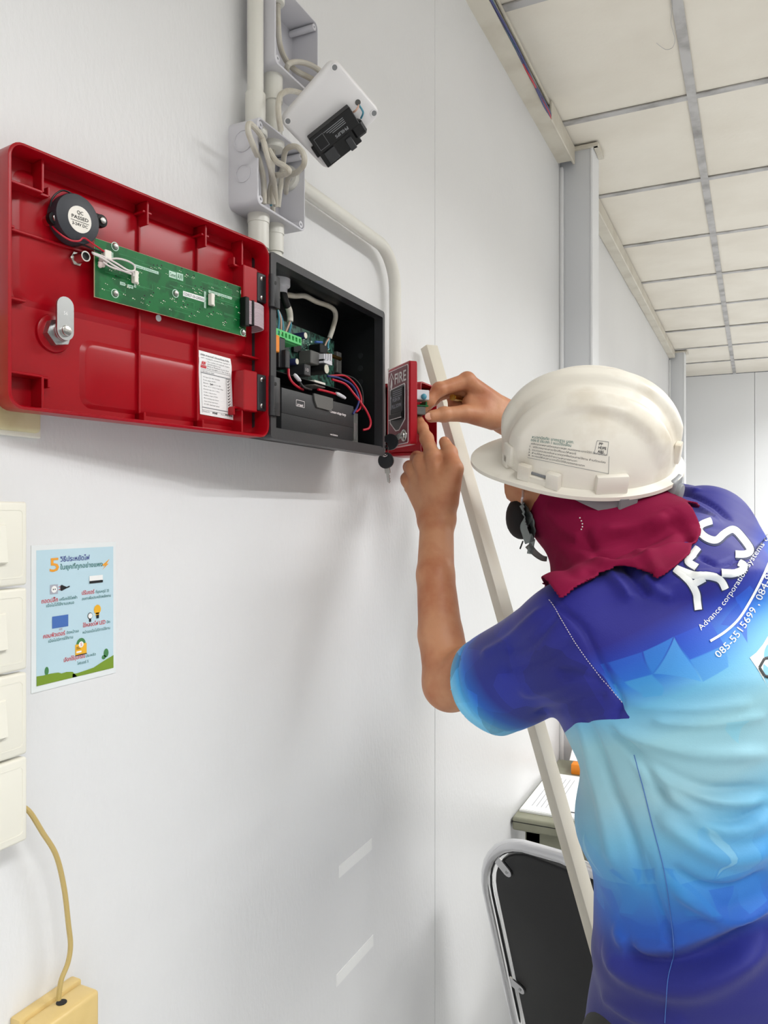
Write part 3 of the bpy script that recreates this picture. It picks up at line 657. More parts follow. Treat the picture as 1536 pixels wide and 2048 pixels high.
pw('battery_wire', 'wirered', [(664, 759, .042), (690, 768, .05), (708, 788, .058), (722, 806, .062), (733, 822, .066), (741, 842, .0685), (738, 856, .0675), (726, 860, .062)], .0016, 'red wire looping past the battery end to the box floor')
pw('battery_wire', 'wireblue', [(655, 752, .04), (678, 756, .046), (704, 770, .054), (717, 795, .060), (715, 812, .061), (706, 828, .060)], .0014, 'dark blue wire arching from the white plug')
pw('battery_wire', 'wireblack', [(680, 748, .03), (706, 756, .044), (722, 775, .054), (726, 800, .060), (724, 820, .060)], .0012, 'black wire arching behind the red wires')
pw('battery_wire', 'wireblack', [(595, 757, .054), (603, 770, .056), (610, 776, .056), (622, 780, .05)], .0016, 'short black wire with a clear sleeve at the battery')
for nm, pp, lab in (('spade_terminal', [(588, 748, .053), (600, 762, .055)], 'clear sleeved spade terminal above the battery'), ('spade_terminal', [(672, 786, .054), (690, 796, .056)], 'clear sleeved spade terminal at the right of the battery')):
    obj(nm, G().tube(spline([bx(*pp[0]), bx((pp[0][0] + pp[1][0]) / 2, (pp[0][1] + pp[1][1]) / 2, .055), bx(*pp[1])], 4), [.0018] * 2 + [.0026] * 5 + [.002] * 2, 8), 'pvcbox', label=lab, cat='terminal', group='spade terminals')
# ------------------------------------------------------------------ manual call point
BY0, BY1, BXD = 1.180, 1.252, .064
cz0, cz1 = CZ + .0985, CZ + .2165
XB = Matrix(((0, 0, 1, 0), (1, 0, 0, 0), (0, 1, 0, 0), (0, 0, 0, 1)))
cp = thing('fire_call_point', 'red manual fire call point on the wall with its front swung open', 'call point', (0, (BY0 + BY1) / 2, cz0))
g = G().box((0, BY0, cz0), (.003, BY1, cz1))
g.ring(rrect(BY0, cz0, BY1, cz1, .006, 3), rrect(BY0 + .0025, cz0 + .0025, BY1 - .0025, cz1 - .0025, .004, 3), 0, BXD, XB)
bb = obj('back_box', g, 'redcover', cp)
g = G()
for y, z in ((BY0 + .012, cz1 - .012), (BY1 - .012, cz1 - .012), (BY0 + .012, cz0 + .012), (BY1 - .012, cz0 + .012)):
    g.box((0.003, y - .006, z - .006), (BXD - .006, y + .006, z + .006), .001, 1)
obj('screw_post', g, 'redcover', bb)
obj('terminal_screw', G().cyl((.02, BY1 - .02, cz0 + .045), (.05, BY1 - .02, cz0 + .045), .003, 10), 'steel', bb)
obj('bottom_lip', G().box((.01, BY0 - .002, cz0 - .004), (BXD + .012, BY1 - .02, cz0 + .001), .002, 2), 'redcover', bb)
# front plate: frame with x along the plate from the hinge to the free edge, y up, z = printed face
fa, fb = Vector((.034, 1.118, cz0 + .004)), Vector((.0965, 1.060, cz0 + .004))
MC = frame(fa, fb - fa, (0, 0, 1)); FW = (fb - fa).length; FH = .1245
fz = (MC @ Vector((0, 0, 1)) - MC @ Vector((0, 0, 0)))
g = G()
o1 = rrect(0, 0, FW, FH, .005, 4); o2 = rrect(.0016, .0016, FW - .0016, FH - .0016, .0042, 4)
n = len(o1); loops = [(o2, -.013), (o1, -.012), (o1, -.0018), (o2, 0)]
vs = [(x, y, z) for L, z in loops for x, y in L]
fs = [tuple(range(n))[::-1], tuple(3 * n + i for i in range(n))] + [(k * n + i, k * n + (i + 1) % n, (k + 1) * n + (i + 1) % n, (k + 1) * n + i) for k in range(3) for i in range(n)]
fp = obj('front_plate', g.add(vs, fs, MC), 'redcover', cp)
face = obj('face_panel', G().prism(rrect(.003, .003, FW - .005, FH - .006, .003, 4), -.0002, .0005, MC), 'redface', fp, smooth=0)
def fc(x, y, z=.0009): return MC @ Vector((x, y, z))
g = G()
put_text(g, 'FIRE', FW * .33, FH * .775, .0165, fc, FW * .54, bold=.015)
fx, fy = FW * .185, FH * .83
hs = []
obj('lettering', g, 'whiteink', fp, smooth=0); g = G()
put_poly(g, [(fx - .010, fy + .002), (fx, fy + .014), (fx + .010, fy + .002), (fx + .0085, fy + .0005), (fx, fy + .0115), (fx - .0085, fy + .0005)], fc)
put_poly(g, [(fx - .0085, fy + .001), (fx - .0070, fy + .002), (fx - .0070, fy - .014), (fx - .0085, fy - .014)], fc)
put_poly(g, [(fx, fy + .007), (fx + .004, fy - .001), (fx + .005, fy - .007), (fx + .002, fy - .013), (fx - .002, fy - .013), (fx - .004, fy - .008), (fx - .002, fy - .002)], fc)
obj('house_symbol', g, 'whiteink', fp, smooth=0); g = G()
wx0, wx1, wy0, wy1 = FW * .14, FW * .80, FH * .20, FH * .735
win = [(wx0 + .002, wy1 - .002), (wx0, wy1 - .004), (wx0, wy0 + .014), ((wx0 + wx1) / 2 - .006, wy0), ((wx0 + wx1) / 2 + .006, wy0), (wx1, wy0 + .014), (wx1, wy1 - .002), (wx1 - .002, wy1)]
cxm, cym = (wx0 + wx1) / 2, (wy0 + wy1) / 2
wino = [(cxm + (x - cxm) * 1.06, cym + (y - cym) * 1.045) for x, y in win]
g.ring(wino, win, .0005, .0012, MC)
obj('window_outline', g, 'whiteink', fp, smooth=0); g = G()
edge_o = rrect(.002, .002, FW - .004, FH - .005, .003, 4); edge_i = rrect(.003, .003, FW - .005, FH - .006, .0028, 4)
g.ring(edge_o, edge_i, .0002, .0009, MC)
obj('edge_line', g, 'whiteink', fp, smooth=0)
obj('window_recess', G().prism(win, -.0001, .0007, MC), 'inside', fp, smooth=0)
hd = obj('pull_handle', G().box((wx0 + .004, wy0 + .026, .0005), (wx1 - .002, wy1 - .003, .0030), .0008, 1, MC).box((wx0 + .004, wy0 + .017, .0005), (wx1 - .003, wy0 + .026, .0050), .0012, 1, MC), 'black', cp, label='black push-in pull-down handle')
obj('handle_edge', G().box((wx0 + .003, wy0 + .0165, .0052), (wx1 - .003, wy0 + .0176, .0056), 0, 1, MC), 'whiteink', hd)
g = G(); fh = lambda x, y: fc(x, y, .0034)
put_text(g, 'PUSH IN', wx0 + .015, wy0 + .044, .0058, fh, .030, bold=.015); put_text(g, 'PULL DOWN', wx0 + .012, wy0 + .034, .0058, fh, .037, bold=.015)
put_poly(g, [(wx0 + .008, wy0 + .033), (wx0 + .0095, wy0 + .033), (wx0 + .0095, wy0 + .050), (wx0 + .011, wy0 + .050), (wx0 + .00875, wy0 + .055), (wx0 + .0065, wy0 + .050), (wx0 + .008, wy0 + .050)], fh)
for k in range(4): put_poly(g, [(wx0 + .016, wy1 - .006 - k * .003), (wx1 - .006, wy1 - .006 - k * .003), (wx1 - .006, wy1 - .0068 - k * .003), (wx0 + .016, wy1 - .0068 - k * .003)], fh)
obj('lettering', g, 'p_grey', hd, smooth=0)
# lock, switch and little board behind the plate
lx, ly = FW * .78, FH * .115
lkk = obj('key_lock', G().cyl((lx, ly, 0), (lx, ly, .0024), .0095, 26, MC, bev=.0012).cyl((lx, ly, .0024), (lx, ly, .005), .0060, 20, MC, bev=.0008), 'steel', cp)
obj('small_board', G().box((FW * .72, FH * .46, -.032), (FW * .97, FH * .475, -.012), 0, 1, MC).box((FW * .70, FH * .47, -.030), (FW * .96, FH * .52, -.028), 0, 1, MC), 'pcb', cp, smooth=0, label='small green circuit board')
obj('micro_switch', G().box((FW * .74, FH * .36, -.028), (FW * .96, FH * .46, -.012), .001, 1, MC), 'greyplate', cp)
obj('terminal_block', G().box((FW * .66, FH * .54, -.034), (FW * .96, FH * .66, -.012), .001, 1, MC), 'pvcbox', cp)
obj('blue_knob', G().ball(MC @ Vector((FW * .98, FH * .575, -.024)), .0045, 12), 'wirecyan', cp)
def key(name, c, ax, up, L, label, group):
    """round black bow in the plane of ax/up, blade pointing along ax"""
    X = frame(c, ax, up)
    k = thing(name, label, 'key', tuple(c), group)
    prof = circ(0, 0, .0122, 30); hole = circ(-.0075, 0, .0022, 30, ry=.0045)
    g = G()
    for z0, z1, s in ((-.0028, -.0016, .94), (-.0016, .0016, 1.0), (.0016, .0028, .94)):
        g.ring([(x * s, y * s) for x, y in prof], hole, z0, z1, X)
    obj('bow', g, 'keyblack', k)
    bl = [(.011, -.0042), (.019, -.0042), (.019, -.0024), (L, -.0024), (L + .0025, 0), (L, .0018)] + [(.019 + (L - .019) * (6 - i) / 6, .0024 - (.0012 if i % 2 else 0)) for i in range(1, 6)] + [(.019, .0042), (.011, .0042)]
    obj('blade', G().prism(bl, -.0009, .0009, X), 'steel', k, smooth=0)
    return k
kd = MC @ Vector((lx, ly, .005))
kx = (fz * -1)
kc = at(781, 884, 1.175)
lock_p = MC @ Vector((lx, ly, .006))
key('lock_key', kc, lock_p - kc, (0, 0, 1), (lock_p - kc).length - .002, 'black-headed key standing in the lock of the red call point', 'keys of the call point')
k2 = at(772, 921, 1.17)
key('spare_key', k2, at(778, 962, 1.17) - k2, at(790, 918, 1.165) - k2, .032, 'spare black-headed key hanging below the red call point', 'keys of the call point')
r1 = kc + (kc - lock_p).normalized() * .0075
k2t = k2 - (at(778, 962, 1.17) - k2).normalized() * .0075
obj('key_ring', G().tube([r1.lerp(k2t, .5) + (Vector((math.cos(a), 0, 0)) * .004 + (k2t - r1) * .5 * math.sin(a)) for a in [2 * math.pi * k / 20 for k in range(21)]], .0008, 6), 'steel', label='small steel ring joining the two black keys', cat='key ring')

# ------------------------------------------------------------------ conduits and junction boxes
def conduit(name, label, pts, r=.0098, fit=(), mat='pvc'):
    t = thing(name, label, 'conduit', tuple(pts[0]), 'white conduits on the wall')
    obj('pipe', G().tube(pts, r, 18), mat, t, smooth=50)
    for a, b, rr in fit: obj('coupling', G().tube([a, b], rr, 20), mat, t, smooth=50)
    return t
JX = .041
JY0, JY1, JZ0, JZ1 = .7495, .8545, CZ + .3575, CZ + .4595
UY0, UY1, UZ0, UZ1 = .7855, .8875, CZ + .5400, CZ + .6420
V = Vector
conduit('conduit_pipe', 'white conduit rising from the lower junction box past the upper one', [V((.0205, .7745, JZ1 - .002)), V((.0205, .7745, CZ + .64)), V((.0205, .7745, CEIL - .03))], fit=[(V((.0205, .7745, JZ1)), V((.0205, .7745, JZ1 + .040)), .0122)])
conduit('conduit_pipe', 'short white conduit between the two junction boxes', [V((.0205, .812, JZ1 - .002)), V((.0205, .812, UZ0 + .002))], fit=[(V((.0205, .812, UZ0)), V((.0205, .812, UZ0 - .032)), .0122), (V((.0205, .812, JZ1)), V((.0205, .812, JZ1 + .026)), .0118)])
conduit('conduit_pipe', 'white conduit under the lower junction box, left one of two', [V((.0205, .781, JZ0 + .002)), V((.0205, .781, PZ1 - .001))], r=.0102, fit=[(V((.0205, .781, JZ0)), V((.0205, .781, JZ0 - .040)), .0125), (V((.0205, .781, JZ0)), V((.0205, .781, JZ0 - .010)), .0132), (V((.0205, .781, JZ0 - .044)), V((.0205, .781, JZ0 - .049)), .0128)])
conduit('conduit_pipe', 'white conduit under the lower junction box, right one of two', [V((.0205, .8165, JZ0 + .002)), V((.0205, .8165, PZ1 - .001))], r=.0090, fit=[(V((.0205, .8165, JZ0)), V((.0205, .8165, JZ0 - .034)), .0108), (V((.0205, .8165, JZ0)), V((.0205, .8165, JZ0 - .012)), .0114), (V((.0205, .8165, JZ0 - .040)), V((.0205, .8165, JZ0 - .045)), .0112)])
zc = CZ + .4285; br = .062; yv = 1.174
bend = [V((.0205, JY1 - .002, zc)), V((.0205, .94, zc))] + [V((.0205, yv - br + br * math.sin(a), zc - br + br * math.cos(a))) for a in [math.pi / 2 * k / 12 for k in range(13)]] + [V((.0205, yv, CZ + .26)), V((.0205, yv, cz1 - .006))]
conduit('conduit_pipe', 'cream conduit bending down from the junction box to the red call point', bend, r=.0100, fit=[(V((.0205, JY1, zc)), V((.0205, JY1 + .02, zc)), .0118), (V((.0205, yv, cz1 - .006)), V((.0205, yv, cz1 + .022)), .0122)])
conduit('conduit_pipe', 'white conduit running down the wall below the alarm panel', [V((.012, .985, PZ0 + .004)), V((.012, .985, CZ - .02))], r=.0075) if False else None
def jbox(y0, y1, z0, z1, label):
    t = thing('junction_box', label, 'junction box', (0, (y0 + y1) / 2, z0), 'open junction boxes')
    w = .0022; n_ = 5
    lo = [(rrect(y0, z0, y1, z1, .008, n_), 0), (rrect(y0, z0, y1, z1, .008, n_), JX - .0006), (rrect(y0 + .0007, z0 + .0007, y1 - .0007, z1 - .0007, .0075, n_), JX), (rrect(y0 + w, z0 + w, y1 - w, z1 - w, .0065, n_), JX), (rrect(y0 + w, z0 + w, y1 - w, z1 - w, .0065, n_), .0025)]
    m = len(lo[0][0]); vs = [(x, y, z) for L, z in lo for x, y in L]
    fs = [tuple(range(m))[::-1], tuple(4 * m + i for i in range(m))] + [(k * m + i, k * m + (i + 1) % m, (k + 1) * m + (i + 1) % m, (k + 1) * m + i) for k in range(4) for i in range(m)]
    obj('shell', G().add(vs, fs, XB), 'pvcbox', t, smooth=45)
    for (y, z) in ((y0 + .008, z1 - .008), (y1 - .008, z1 - .008), (y0 + .008, z0 + .008), (y1 - .008, z0 + .008)):
        b = obj('screw_post', G().ring(circ(y, z, .0042, 18), circ(y, z, .0016, 18), .003, JX - .0012, XB), 'pvcbox', t)
    return t
jb = jbox(JY0, JY1, JZ0, JZ1, 'lower open junction box spilling grey cables')
ub = jbox(UY0, UY1, UZ0, UZ1, 'upper open junction box at the top edge of the photo')
for z, rr in ((JZ1 - .026, .013), (JZ1 - .064, .0105)):       # knock-out rings on the near side
    Xn = frame((.021, JY0, z), (1, 0, 0), (0, 0, 1))
    obj('knockout', G().ring(circ(0, 0, rr, 28), circ(0, 0, rr - .0011, 28), -.0004, .0010, Xn), 'pvcbox', jb)
obj('gland', G().cyl((.0205, .812, JZ1 - .0022), (.0205, .812, JZ1 - .011), .0145, 26, bev=.002), 'pvc', jb)
obj('gland', G().cyl((.0205, .7745, JZ1 - .0022), (.0205, .7745, JZ1 - .011), .0145, 26, bev=.002), 'pvc', jb)
obj('gland', G().ring(circ(0, 0, .0150, 26), circ(0, 0, .0095, 26), 0, .008, frame((.0195, JY1 - .0025, zc), (1, 0, 0), (0, 0, 1))), 'pvc', jb)
obj('gland', G().cyl((.021, .815, UZ1 - .0022), (.021, .815, UZ1 - .011), .0125, 24, bev=.002), 'pvc', ub)
def cab(label, pts, r=.0033, m='cable', name='grey_cable'):
    return obj(name, G().tube(spline(pts, 8), r, 10), m, label=label, cat='cable', group='cables in the junction boxes')
cab('grey cable looping out of the lower junction box on its left', [at(528, 408, .93), at(527, 360, .925), at(518, 320, .91), at(508, 296, .885), at(497, 265, .872), at(498, 248, .872), at(510, 256, .88), at(524, 276, .90), at(534, 308, .915), at(543, 350, .93), at(546, 408, .945)], .0034)
cab('cream cable doubled over in the middle of the lower junction box', [at(538, 300, .905), at(552, 322, .90), at(568, 332, .893), at(578, 342, .892), at(566, 350, .905), at(549, 353, .925), at(540, 380, .94), at(538, 408, .945)], .0034)
cab('printed cable crossing the lower junction box to its floor', [at(526, 280, .90), at(531, 300, .895), at(538, 325, .90), at(545, 350, .91), at(549, 370, .93), at(552, 412, .95)], .0032)
cab('grey cable looping out of the side gland of the lower junction box', [at(572, 385, .985), at(573, 368, .965), at(580, 352, .94), at(596, 343, .92), at(608, 328, .905), at(607, 308, .90), at(594, 294, .91), at(580, 294, .92), at(570, 304, .93), at(566, 330, .945), at(560, 380, .955), at(556, 414, .96)], .0033)
cab('thin grey cable dropping straight down in the lower junction box', [V((.0205, .812, JZ1 - .004)), V((.0195, .812, JZ1 - .05)), V((.019, .815, JZ0 + .004))], .0032)
cab('blue-striped signal wire at the floor of the lower junction box', [at(548, 352, .93), at(546, 368, .94), at(543, 390, .945), at(542, 412, .95)], .0016, 'wirecyan', 'signal_wire')
cab('grey cable hanging from the upper junction box to the loose lid', [at(556, -8, .98), at(556, 40, .955), at(560, 90, .965), at(572, 120, .98), at(590, 140, .99), at(612, 152, 1.0), at(650, 172, 1.0)], .0036)
cab('grey cable arching out of the upper junction box behind the loose lid', [at(572, 150, .98), at(576, 130, .965), at(592, 124, .98), at(616, 128, .99), at(640, 142, .995), at(665, 165, 1.0)], .0034)
cab('grey cable looping between the lower junction box and the loose lid', [at(562, 262, .92), at(557, 225, .91), at(559, 195, .92), at(572, 183, .95), at(590, 183, .98), at(612, 190, 1.0), at(650, 205, 1.01)], .0034)
# the loose lid with the little black device screwed to it
la, lb_, ld_ = at(678, 128, .93), at(772, 238, .98), at(546, 226, .946); lc = lb_ + ld_ - la
lx_ = (lb_ - la).normalized(); ly_ = (la - ld_).normalized()
cx_ = (la + lb_ + lc + ld_) / 4
ML = frame(cx_, lx_, ly_); LS = .051
HW, HL = (lb_ - la).length / 2, (la - ld_).length / 2
lid = thing('loose_plate', 'loose white junction box lid hanging by its cables', 'box lid', tuple(cx_))
SGN = 1 if (ML.to_3x3() @ V((0, 0, 1))).dot(V((CD, 0, CZ)) - cx_) > 0 else -1
o1 = rrect(-HW, -HL, HW, HL, .011, 5); o2 = rrect(-HW + .0012, -HL + .0012, HW - .0012, HL - .0012, .010, 5); o3 = rrect(-HW + .005, -HL + .005, HW - .005, HL - .005, .008, 5)
m = len(o1); lo = [(o2, -.006 * SGN), (o1, -.0055 * SGN), (o1, .001 * SGN), (o2, .0032 * SGN), (rrect(-HW + .0028, -HL + .0028, HW - .0028, HL - .0028, .009, 5), .0046 * SGN), (o3, .0052 * SGN)]
vs = [(x, y, z) for L, z in lo for x, y in L]; fs = [tuple(range(m))[::-1], tuple(5 * m + i for i in range(m))] + [(k * m + i, k * m + (i + 1) % m, (k + 1) * m + (i + 1) % m, (k + 1) * m + i) for k in range(5) for i in range(m)]
if SGN < 0: fs = [f[::-1] for f in fs]
obj('plate', G().add(vs, fs, ML), 'pvclid', lid, smooth=45)
for sx in (-1, 1):
    for sy in (-1, 1):
        x, y = sx * (HW - .0075), sy * (HL - .0075)
        s = obj('screw_well', G().ring(circ(x, y, .0046, 22), circ(x, y, .0032, 22), .0035 * SGN, .0062 * SGN, ML), 'pvclid', lid)
        obj('screw', G().prism(circ(x, y, .0032, 16), .003 * SGN, .0056 * SGN, ML), 'strapgrey', lid)
def lloc(px, py):                             # pixel to lid coordinates
    o, d = ray(px, py); nz = ML.to_3x3() @ V((0, 0, 1)); p = o + d * ((cx_ - o).dot(nz) / d.dot(nz)); q = ML.inverted() @ p
    return q.x, q.y
q = [lloc(x, y) for x, y in ((692, 206), (612, 270), (668, 326), (728, 260))]
dv = thing('electronic_starter', 'small black printed ballast unit screwed to the loose lid', 'ballast', tuple(cx_ + (ML.to_3x3() @ V((0, 0, SGN))) * .006))
# axes of the device on the lid: length from (692,206) to (612,270)
e0, e1, e2 = V(q[0]), V(q[1]), V(q[2])
dl = (e1 - e0); dw_ = (e2 - e1); Ld, Wd = dl.length, dw_.length * .92
dl.normalize(); dwn = V((-dl.y, dl.x)); dwn = dwn if dwn.dot(dw_) > 0 else -dwn
base = ML @ V((e0.x, e0.y, .0052 * SGN))
MDv = frame(base, ML.to_3x3() @ V((dl.x, dl.y, 0)), ML.to_3x3() @ V((dwn.x, dwn.y, 0)))
S2 = 1 if (MDv.to_3x3() @ V((0, 0, 1))).dot(V((CD, 0, CZ)) - cx_) > 0 else -1
def dbox(x0, y0, x1, y1, h0, h1, r=.0008):
    return G().box((x0, y0, min(h0 * S2, h1 * S2)), (x1, y1, max(h0 * S2, h1 * S2)), r, 1, MDv)
HB = .016
obj('body', dbox(0, 0, Ld, Wd * .52, 0, HB), 'black', dv)
obj('body_step', dbox(Ld * .14, Wd * .5, Ld, Wd * .95, 0, HB * .8), 'black', dv)
obj('socket', dbox(-.004, Wd * .44, Ld * .22, Wd * .84, 0, HB * .95, .003), 'black', dv)
obj('clip', dbox(Ld * .28, Wd * .62, Ld * .42, Wd * .98, HB * .7, HB * .95), 'hinge', dv)
obj('clip', dbox(Ld * .66, Wd * .55, Ld * .92, Wd * .9, HB * .7, HB * .9), 'hinge', dv)
obj('foot', dbox(Ld * .95, Wd * .3, Ld * 1.06, Wd * .62, 0, .005), 'black', dv)
g = G(); fl = lambda x, y: MDv @ V((Ld * .90 - x * Ld * .62, Wd * .07 + (1 - y) * Wd * .40, (HB + .0003) * S2))
flip = lambda x, y: MDv @ V((Ld * .22 + x * Ld * .5, Wd * .08 + y * Wd * .38, (HB + .0003) * S2))
put_text(g, 'PHILIPS', .02, .72, .22, flip, .62, bold=.03)
for k in range(4): put_poly(g, [(.0, .05 + k * .13), (.95 - k * .1, .05 + k * .13), (.95 - k * .1, .10 + k * .13), (.0, .10 + k * .13)], flip)
g.ring([(.98, .02), (1.42, .02), (1.42, .96), (.98, .96)], [(1.0, .06), (1.40, .06), (1.40, .92), (1.0, .92)], 0, .0002)
for i in range(len(g.v) - 16, len(g.v)): x, y, z = g.v[i]; g.v[i] = tuple(flip(x, y))
obj('lettering', g, 'strapgrey', dv, smooth=0)
for m_, pts in (('wirepeach', [(699, 222), (706, 214), (714, 206)]), ('wirecyan', [(714, 206), (720, 218), (718, 232)])):
    P_ = [ML @ V((*lloc(*p), (.012 + .006 * (i == 1)) * SGN)) for i, p in enumerate(pts)]
    obj('lead', G().tube(spline(P_, 6), .0012, 7), m_, dv)
obj('cable_hole', G().prism(circ(*lloc(714, 203), .0035, 14), .0050 * SGN, .0056 * SGN, ML), 'greyplate', lid)

# ------------------------------------------------------------------ switches, poster, surface box on the left
yr = .4438; ze = [CZ + .0091, CZ - .0590, CZ - .1268, CZ - .1949, CZ - .2645]
nm = ('topmost of the cream light switches at the left edge', 'second cream light switch from the top', 'third cream light switch from the top', 'blank cream plate at the bottom of the switch column')
for k in range(4):
    z1, z0 = ze[k] - (.0012 if k else 0), ze[k + 1] + .0012
    t = thing('switch_plate' if k == 3 else 'light_switch', nm[k], 'switch', (0, yr - .06, z0), 'switches at the left edge')
    obj('back_box', G().box((0, yr - .1125, z0 + .003), (.024, yr - .0025, z1 - .003), .002, 2), 'cream', t)
    pl_ = obj('plate', G().box((.020, yr - .115, z0), (.030, yr, z1), .0022, 3), 'cream', t)
    obj('plate_rim', G().ring(rrect(yr - .111, z0 + .006, yr - .004, z1 - .006, .003), rrect(yr - .110, z0 + .007, yr - .005, z1 - .007, .003), .0298, .0303, XB), 'cream', t)
    if k < 3:
        for q_ in range(3):
            a = yr - .020 - .030 * q_
            obj('rocker', G().add([(.030, a - .024, z0 + .018), (.030, a, z0 + .018), (.030, a, z1 - .018), (.030, a - .024, z1 - .018), (.0345, a - .0225, z0 + .0195), (.0345, a - .0015, z0 + .0195), (.0318, a - .0015, z1 - .019), (.0318, a - .0225, z1 - .019)],
                [(3, 2, 1, 0), (4, 5, 6, 7), (0, 1, 5, 4), (1, 2, 6, 5), (2, 3, 7, 6), (3, 0, 4, 7)]), 'cream', t, smooth=0)
# old cream conduit box behind the cover at the left edge
t = thing('surface_trunking', 'aged cream surface box half hidden behind the red cover', 'trunking', (0, .40, CZ + .066))
obj('body', G().box((0, .30, CZ + .068), (.0085, .477, CZ + .16), .004, 3), 'creamold', t)
obj('base_plate', G().box((0, .29, CZ + .064), (.004, .480, CZ + .165), .0018, 3), 'cream', t)
obj('screw', G().cyl((.007, .425, CZ + .09), (.0095, .425, CZ + .09), .003, 12), 'steel', t)
# yellowed box at the bottom with its cable
t = thing('outlet_box', 'yellowed plastic outlet box at the bottom left of the wall', 'outlet box', (.01, .485, CZ - .50))
obj('cover', G().box((.012, .453, CZ - .52), (.036, .515, CZ - .421), .004, 3), 'yellowbox', t)
obj('back', G().box((0, .451, CZ - .522), (.012, .517, CZ - .419), .002, 2), 'yellowbox', t)
obj('cable_entry', G().cyl((.021, .486, CZ - .4212), (.021, .486, CZ - .4205), .0045, 16), 'inkblack', t)
obj('yellow_cable', G().tube(spline([onx(40, 1610, .012), onx(60, 1625, .017), onx(85, 1665, .02), onx(112, 1710, .022), onx(128, 1775, .022), onx(137, 1850, .022), onx(141, 1890, .022), onx(136, 1925, .022), onx(122, 1962, .0215), onx(117, 2000, .021)], 8), .0022, 10), 'yellowcable', label='yellowed cable hanging from the switches to the outlet box', cat='cable')
# poster
PY_, PZ_, PW, PHH = .4722, CZ - .1545, .0975, .1267
ps = thing('laminated_poster', 'small laminated pale blue poster of energy saving tips in Thai', 'poster', (0, PY_ + PW / 2, PZ_))
obj('film', G().box((.0, PY_, PZ_), (.0007, PY_ + PW, PZ_ + PHH), 0), 'film', ps, smooth=0)
sx0, sx1, sy0, sy1 = .052, .965, .042, .965
def pf(x, y, dx=.0011): return V((dx, PY_ + PW * (sx0 + (sx1 - sx0) * x), PZ_ + PHH * (sy0 + (sy1 - sy0) * y)))
obj('sheet', G().add([pf(0, 0, .0008), pf(1, 0, .0008), pf(1, 1, .0008), pf(0, 1, .0008), pf(0, 0, .0003), pf(1, 0, .0003), pf(1, 1, .0003), pf(0, 1, .0003)], [(0, 1, 2, 3), (0, 4, 5, 1), (1, 5, 6, 2), (2, 6, 7, 3), (3, 7, 4, 0)]), 'sky', ps, smooth=0)
def pg(m, polys=(), texts=(), dx=.0011, nm='print'):
    g = G(); f_ = lambda x, y: pf(x, y, dx)
    for p_ in polys: g = G(); put_poly(g, p_, f_); obj(nm, g, m, ps, smooth=0)
    for s, x, y, h, w in texts: g = G(); put_text(g, s, x, y, h, f_, w, bold=.012 if h > .03 else .004); obj(nm, g, m, ps, smooth=0)
R_ = lambda x0, y0, x1, y1: [(x0, y0), (x1, y0), (x1, y1), (x0, y1)]
pg('p_orange', [[(.84, .855), (.945, .90), (.90, .862), (.93, .862), (.84, .815), (.885, .85), (.855, .845)]], [('5', .145, .835, .105, .125)], nm='lettering')
pg('p_navy', (), [('วิธีประหยัดไฟ', .285, .905, .038, .38)], nm='lettering')
pg('p_teal', (), [('ในยุคที่ทุกอย่างแพง', .285, .845, .036, .56), ('เครื่องใช้ไฟฟ้า', .27, .608, .022, .23), ('เมื่อไม่ได้ใช้งานเสมอ', .11, .572, .022, .35), ('ที่อุณหภูมิ 25', .745, .632, .022, .19), ('องศาเพื่อประหยัดพลังงาน', .56, .590, .022, .40),
             ('ปิดหน้าจอ', .36, .345, .022, .16), ('เมื่อไม่มีการใช้งาน', .135, .305, .022, .31), ('ปิด', .90, .375, .022, .05), ('หน้าจอเมื่อไม่มีการใช้งาน', .57, .325, .022, .38), ('ประหยัด', .61, .135, .022, .14), ('ไฟเบอร์ 5', .50, .090, .022, .15)], nm='lettering')
pg('p_red', (), [('ถอดปลั๊ก', .055, .605, .032, .20), ('ปรับแอร์', .56, .632, .032, .17), ('คอมพิวเตอร์', .075, .342, .032, .27), ('ใช้หลอดไฟ LED', .575, .375, .032, .31), ('เลือกใช้อุปกรณ์', .325, .135, .032, .28)], nm='lettering')
pg('p_grey', [R_(.16, .665, .255, .735), R_(.27, .385, .31, .398)])
pg('p_white', [circ(.207, .70, .035, 18, ry=.026), R_(.66, .735, .845, .775)], dx=.0013)
pg('inkblack', [circ(.197, .70, .006, 8), circ(.219, .70, .006, 8), [(.285, .688), (.285, .722), (.30, .728), (.36, .708), (.40, .715), (.40, .705), (.36, .698), (.30, .682)], R_(.66, .715, .845, .733), R_(.755, .43, .79, .458)], dx=.0014)
pg('p_red', [R_(.262, .692, .285, .697), R_(.262, .712, .285, .717)], dx=.0013)
pg('p_blue', [R_(.185, .405, .385, .495)])
pg('p_yellow', [circ(.772, .50, .048, 22, ry=.038), R_(.747, .45, .797, .475)])
g_ = [circ(.672, .458, .034, 20, ry=.026)]
pg('inkblack', g_ + [R_(.658, .41, .686, .435)]); pg('p_white', [circ(.672, .458, .029, 20, ry=.021)], dx=.0013)
pg('p_yellow', [R_(.475, .165, .625, .25)]); pg('p_leaf', [[(.49, .25)] + [(.55 + .06 * math.cos(a), .25 + .045 * math.sin(a)) for a in [math.pi - math.pi * k / 12 for k in range(13)]] + [(.61, .25)]]); pg('p_white', [circ(.55, .245, .033, 18, ry=.024), R_(.487, .183, .555, .197)], dx=.0013)
pg('p_red', (), [('5', .538, .232, .026, .022)], dx=.0014, nm='lettering'); pg('inkblack', [R_(.475, .163, .625, .169), R_(.487, .225, .52, .229), R_(.487, .213, .54, .217)], dx=.0014)
pg('p_green', [[(0, 0), (.5, 0), (.44, .045), (.36, .055), (.3, .052), (.26, .065), (.16, .07), (.08, .068), (0, .072)], [(.44, 0), (1, 0), (1, .105), (.93, .09), (.86, .075), (.78, .055), (.72, .040), (.64, .034), (.5, .026), (.44, .028)]])
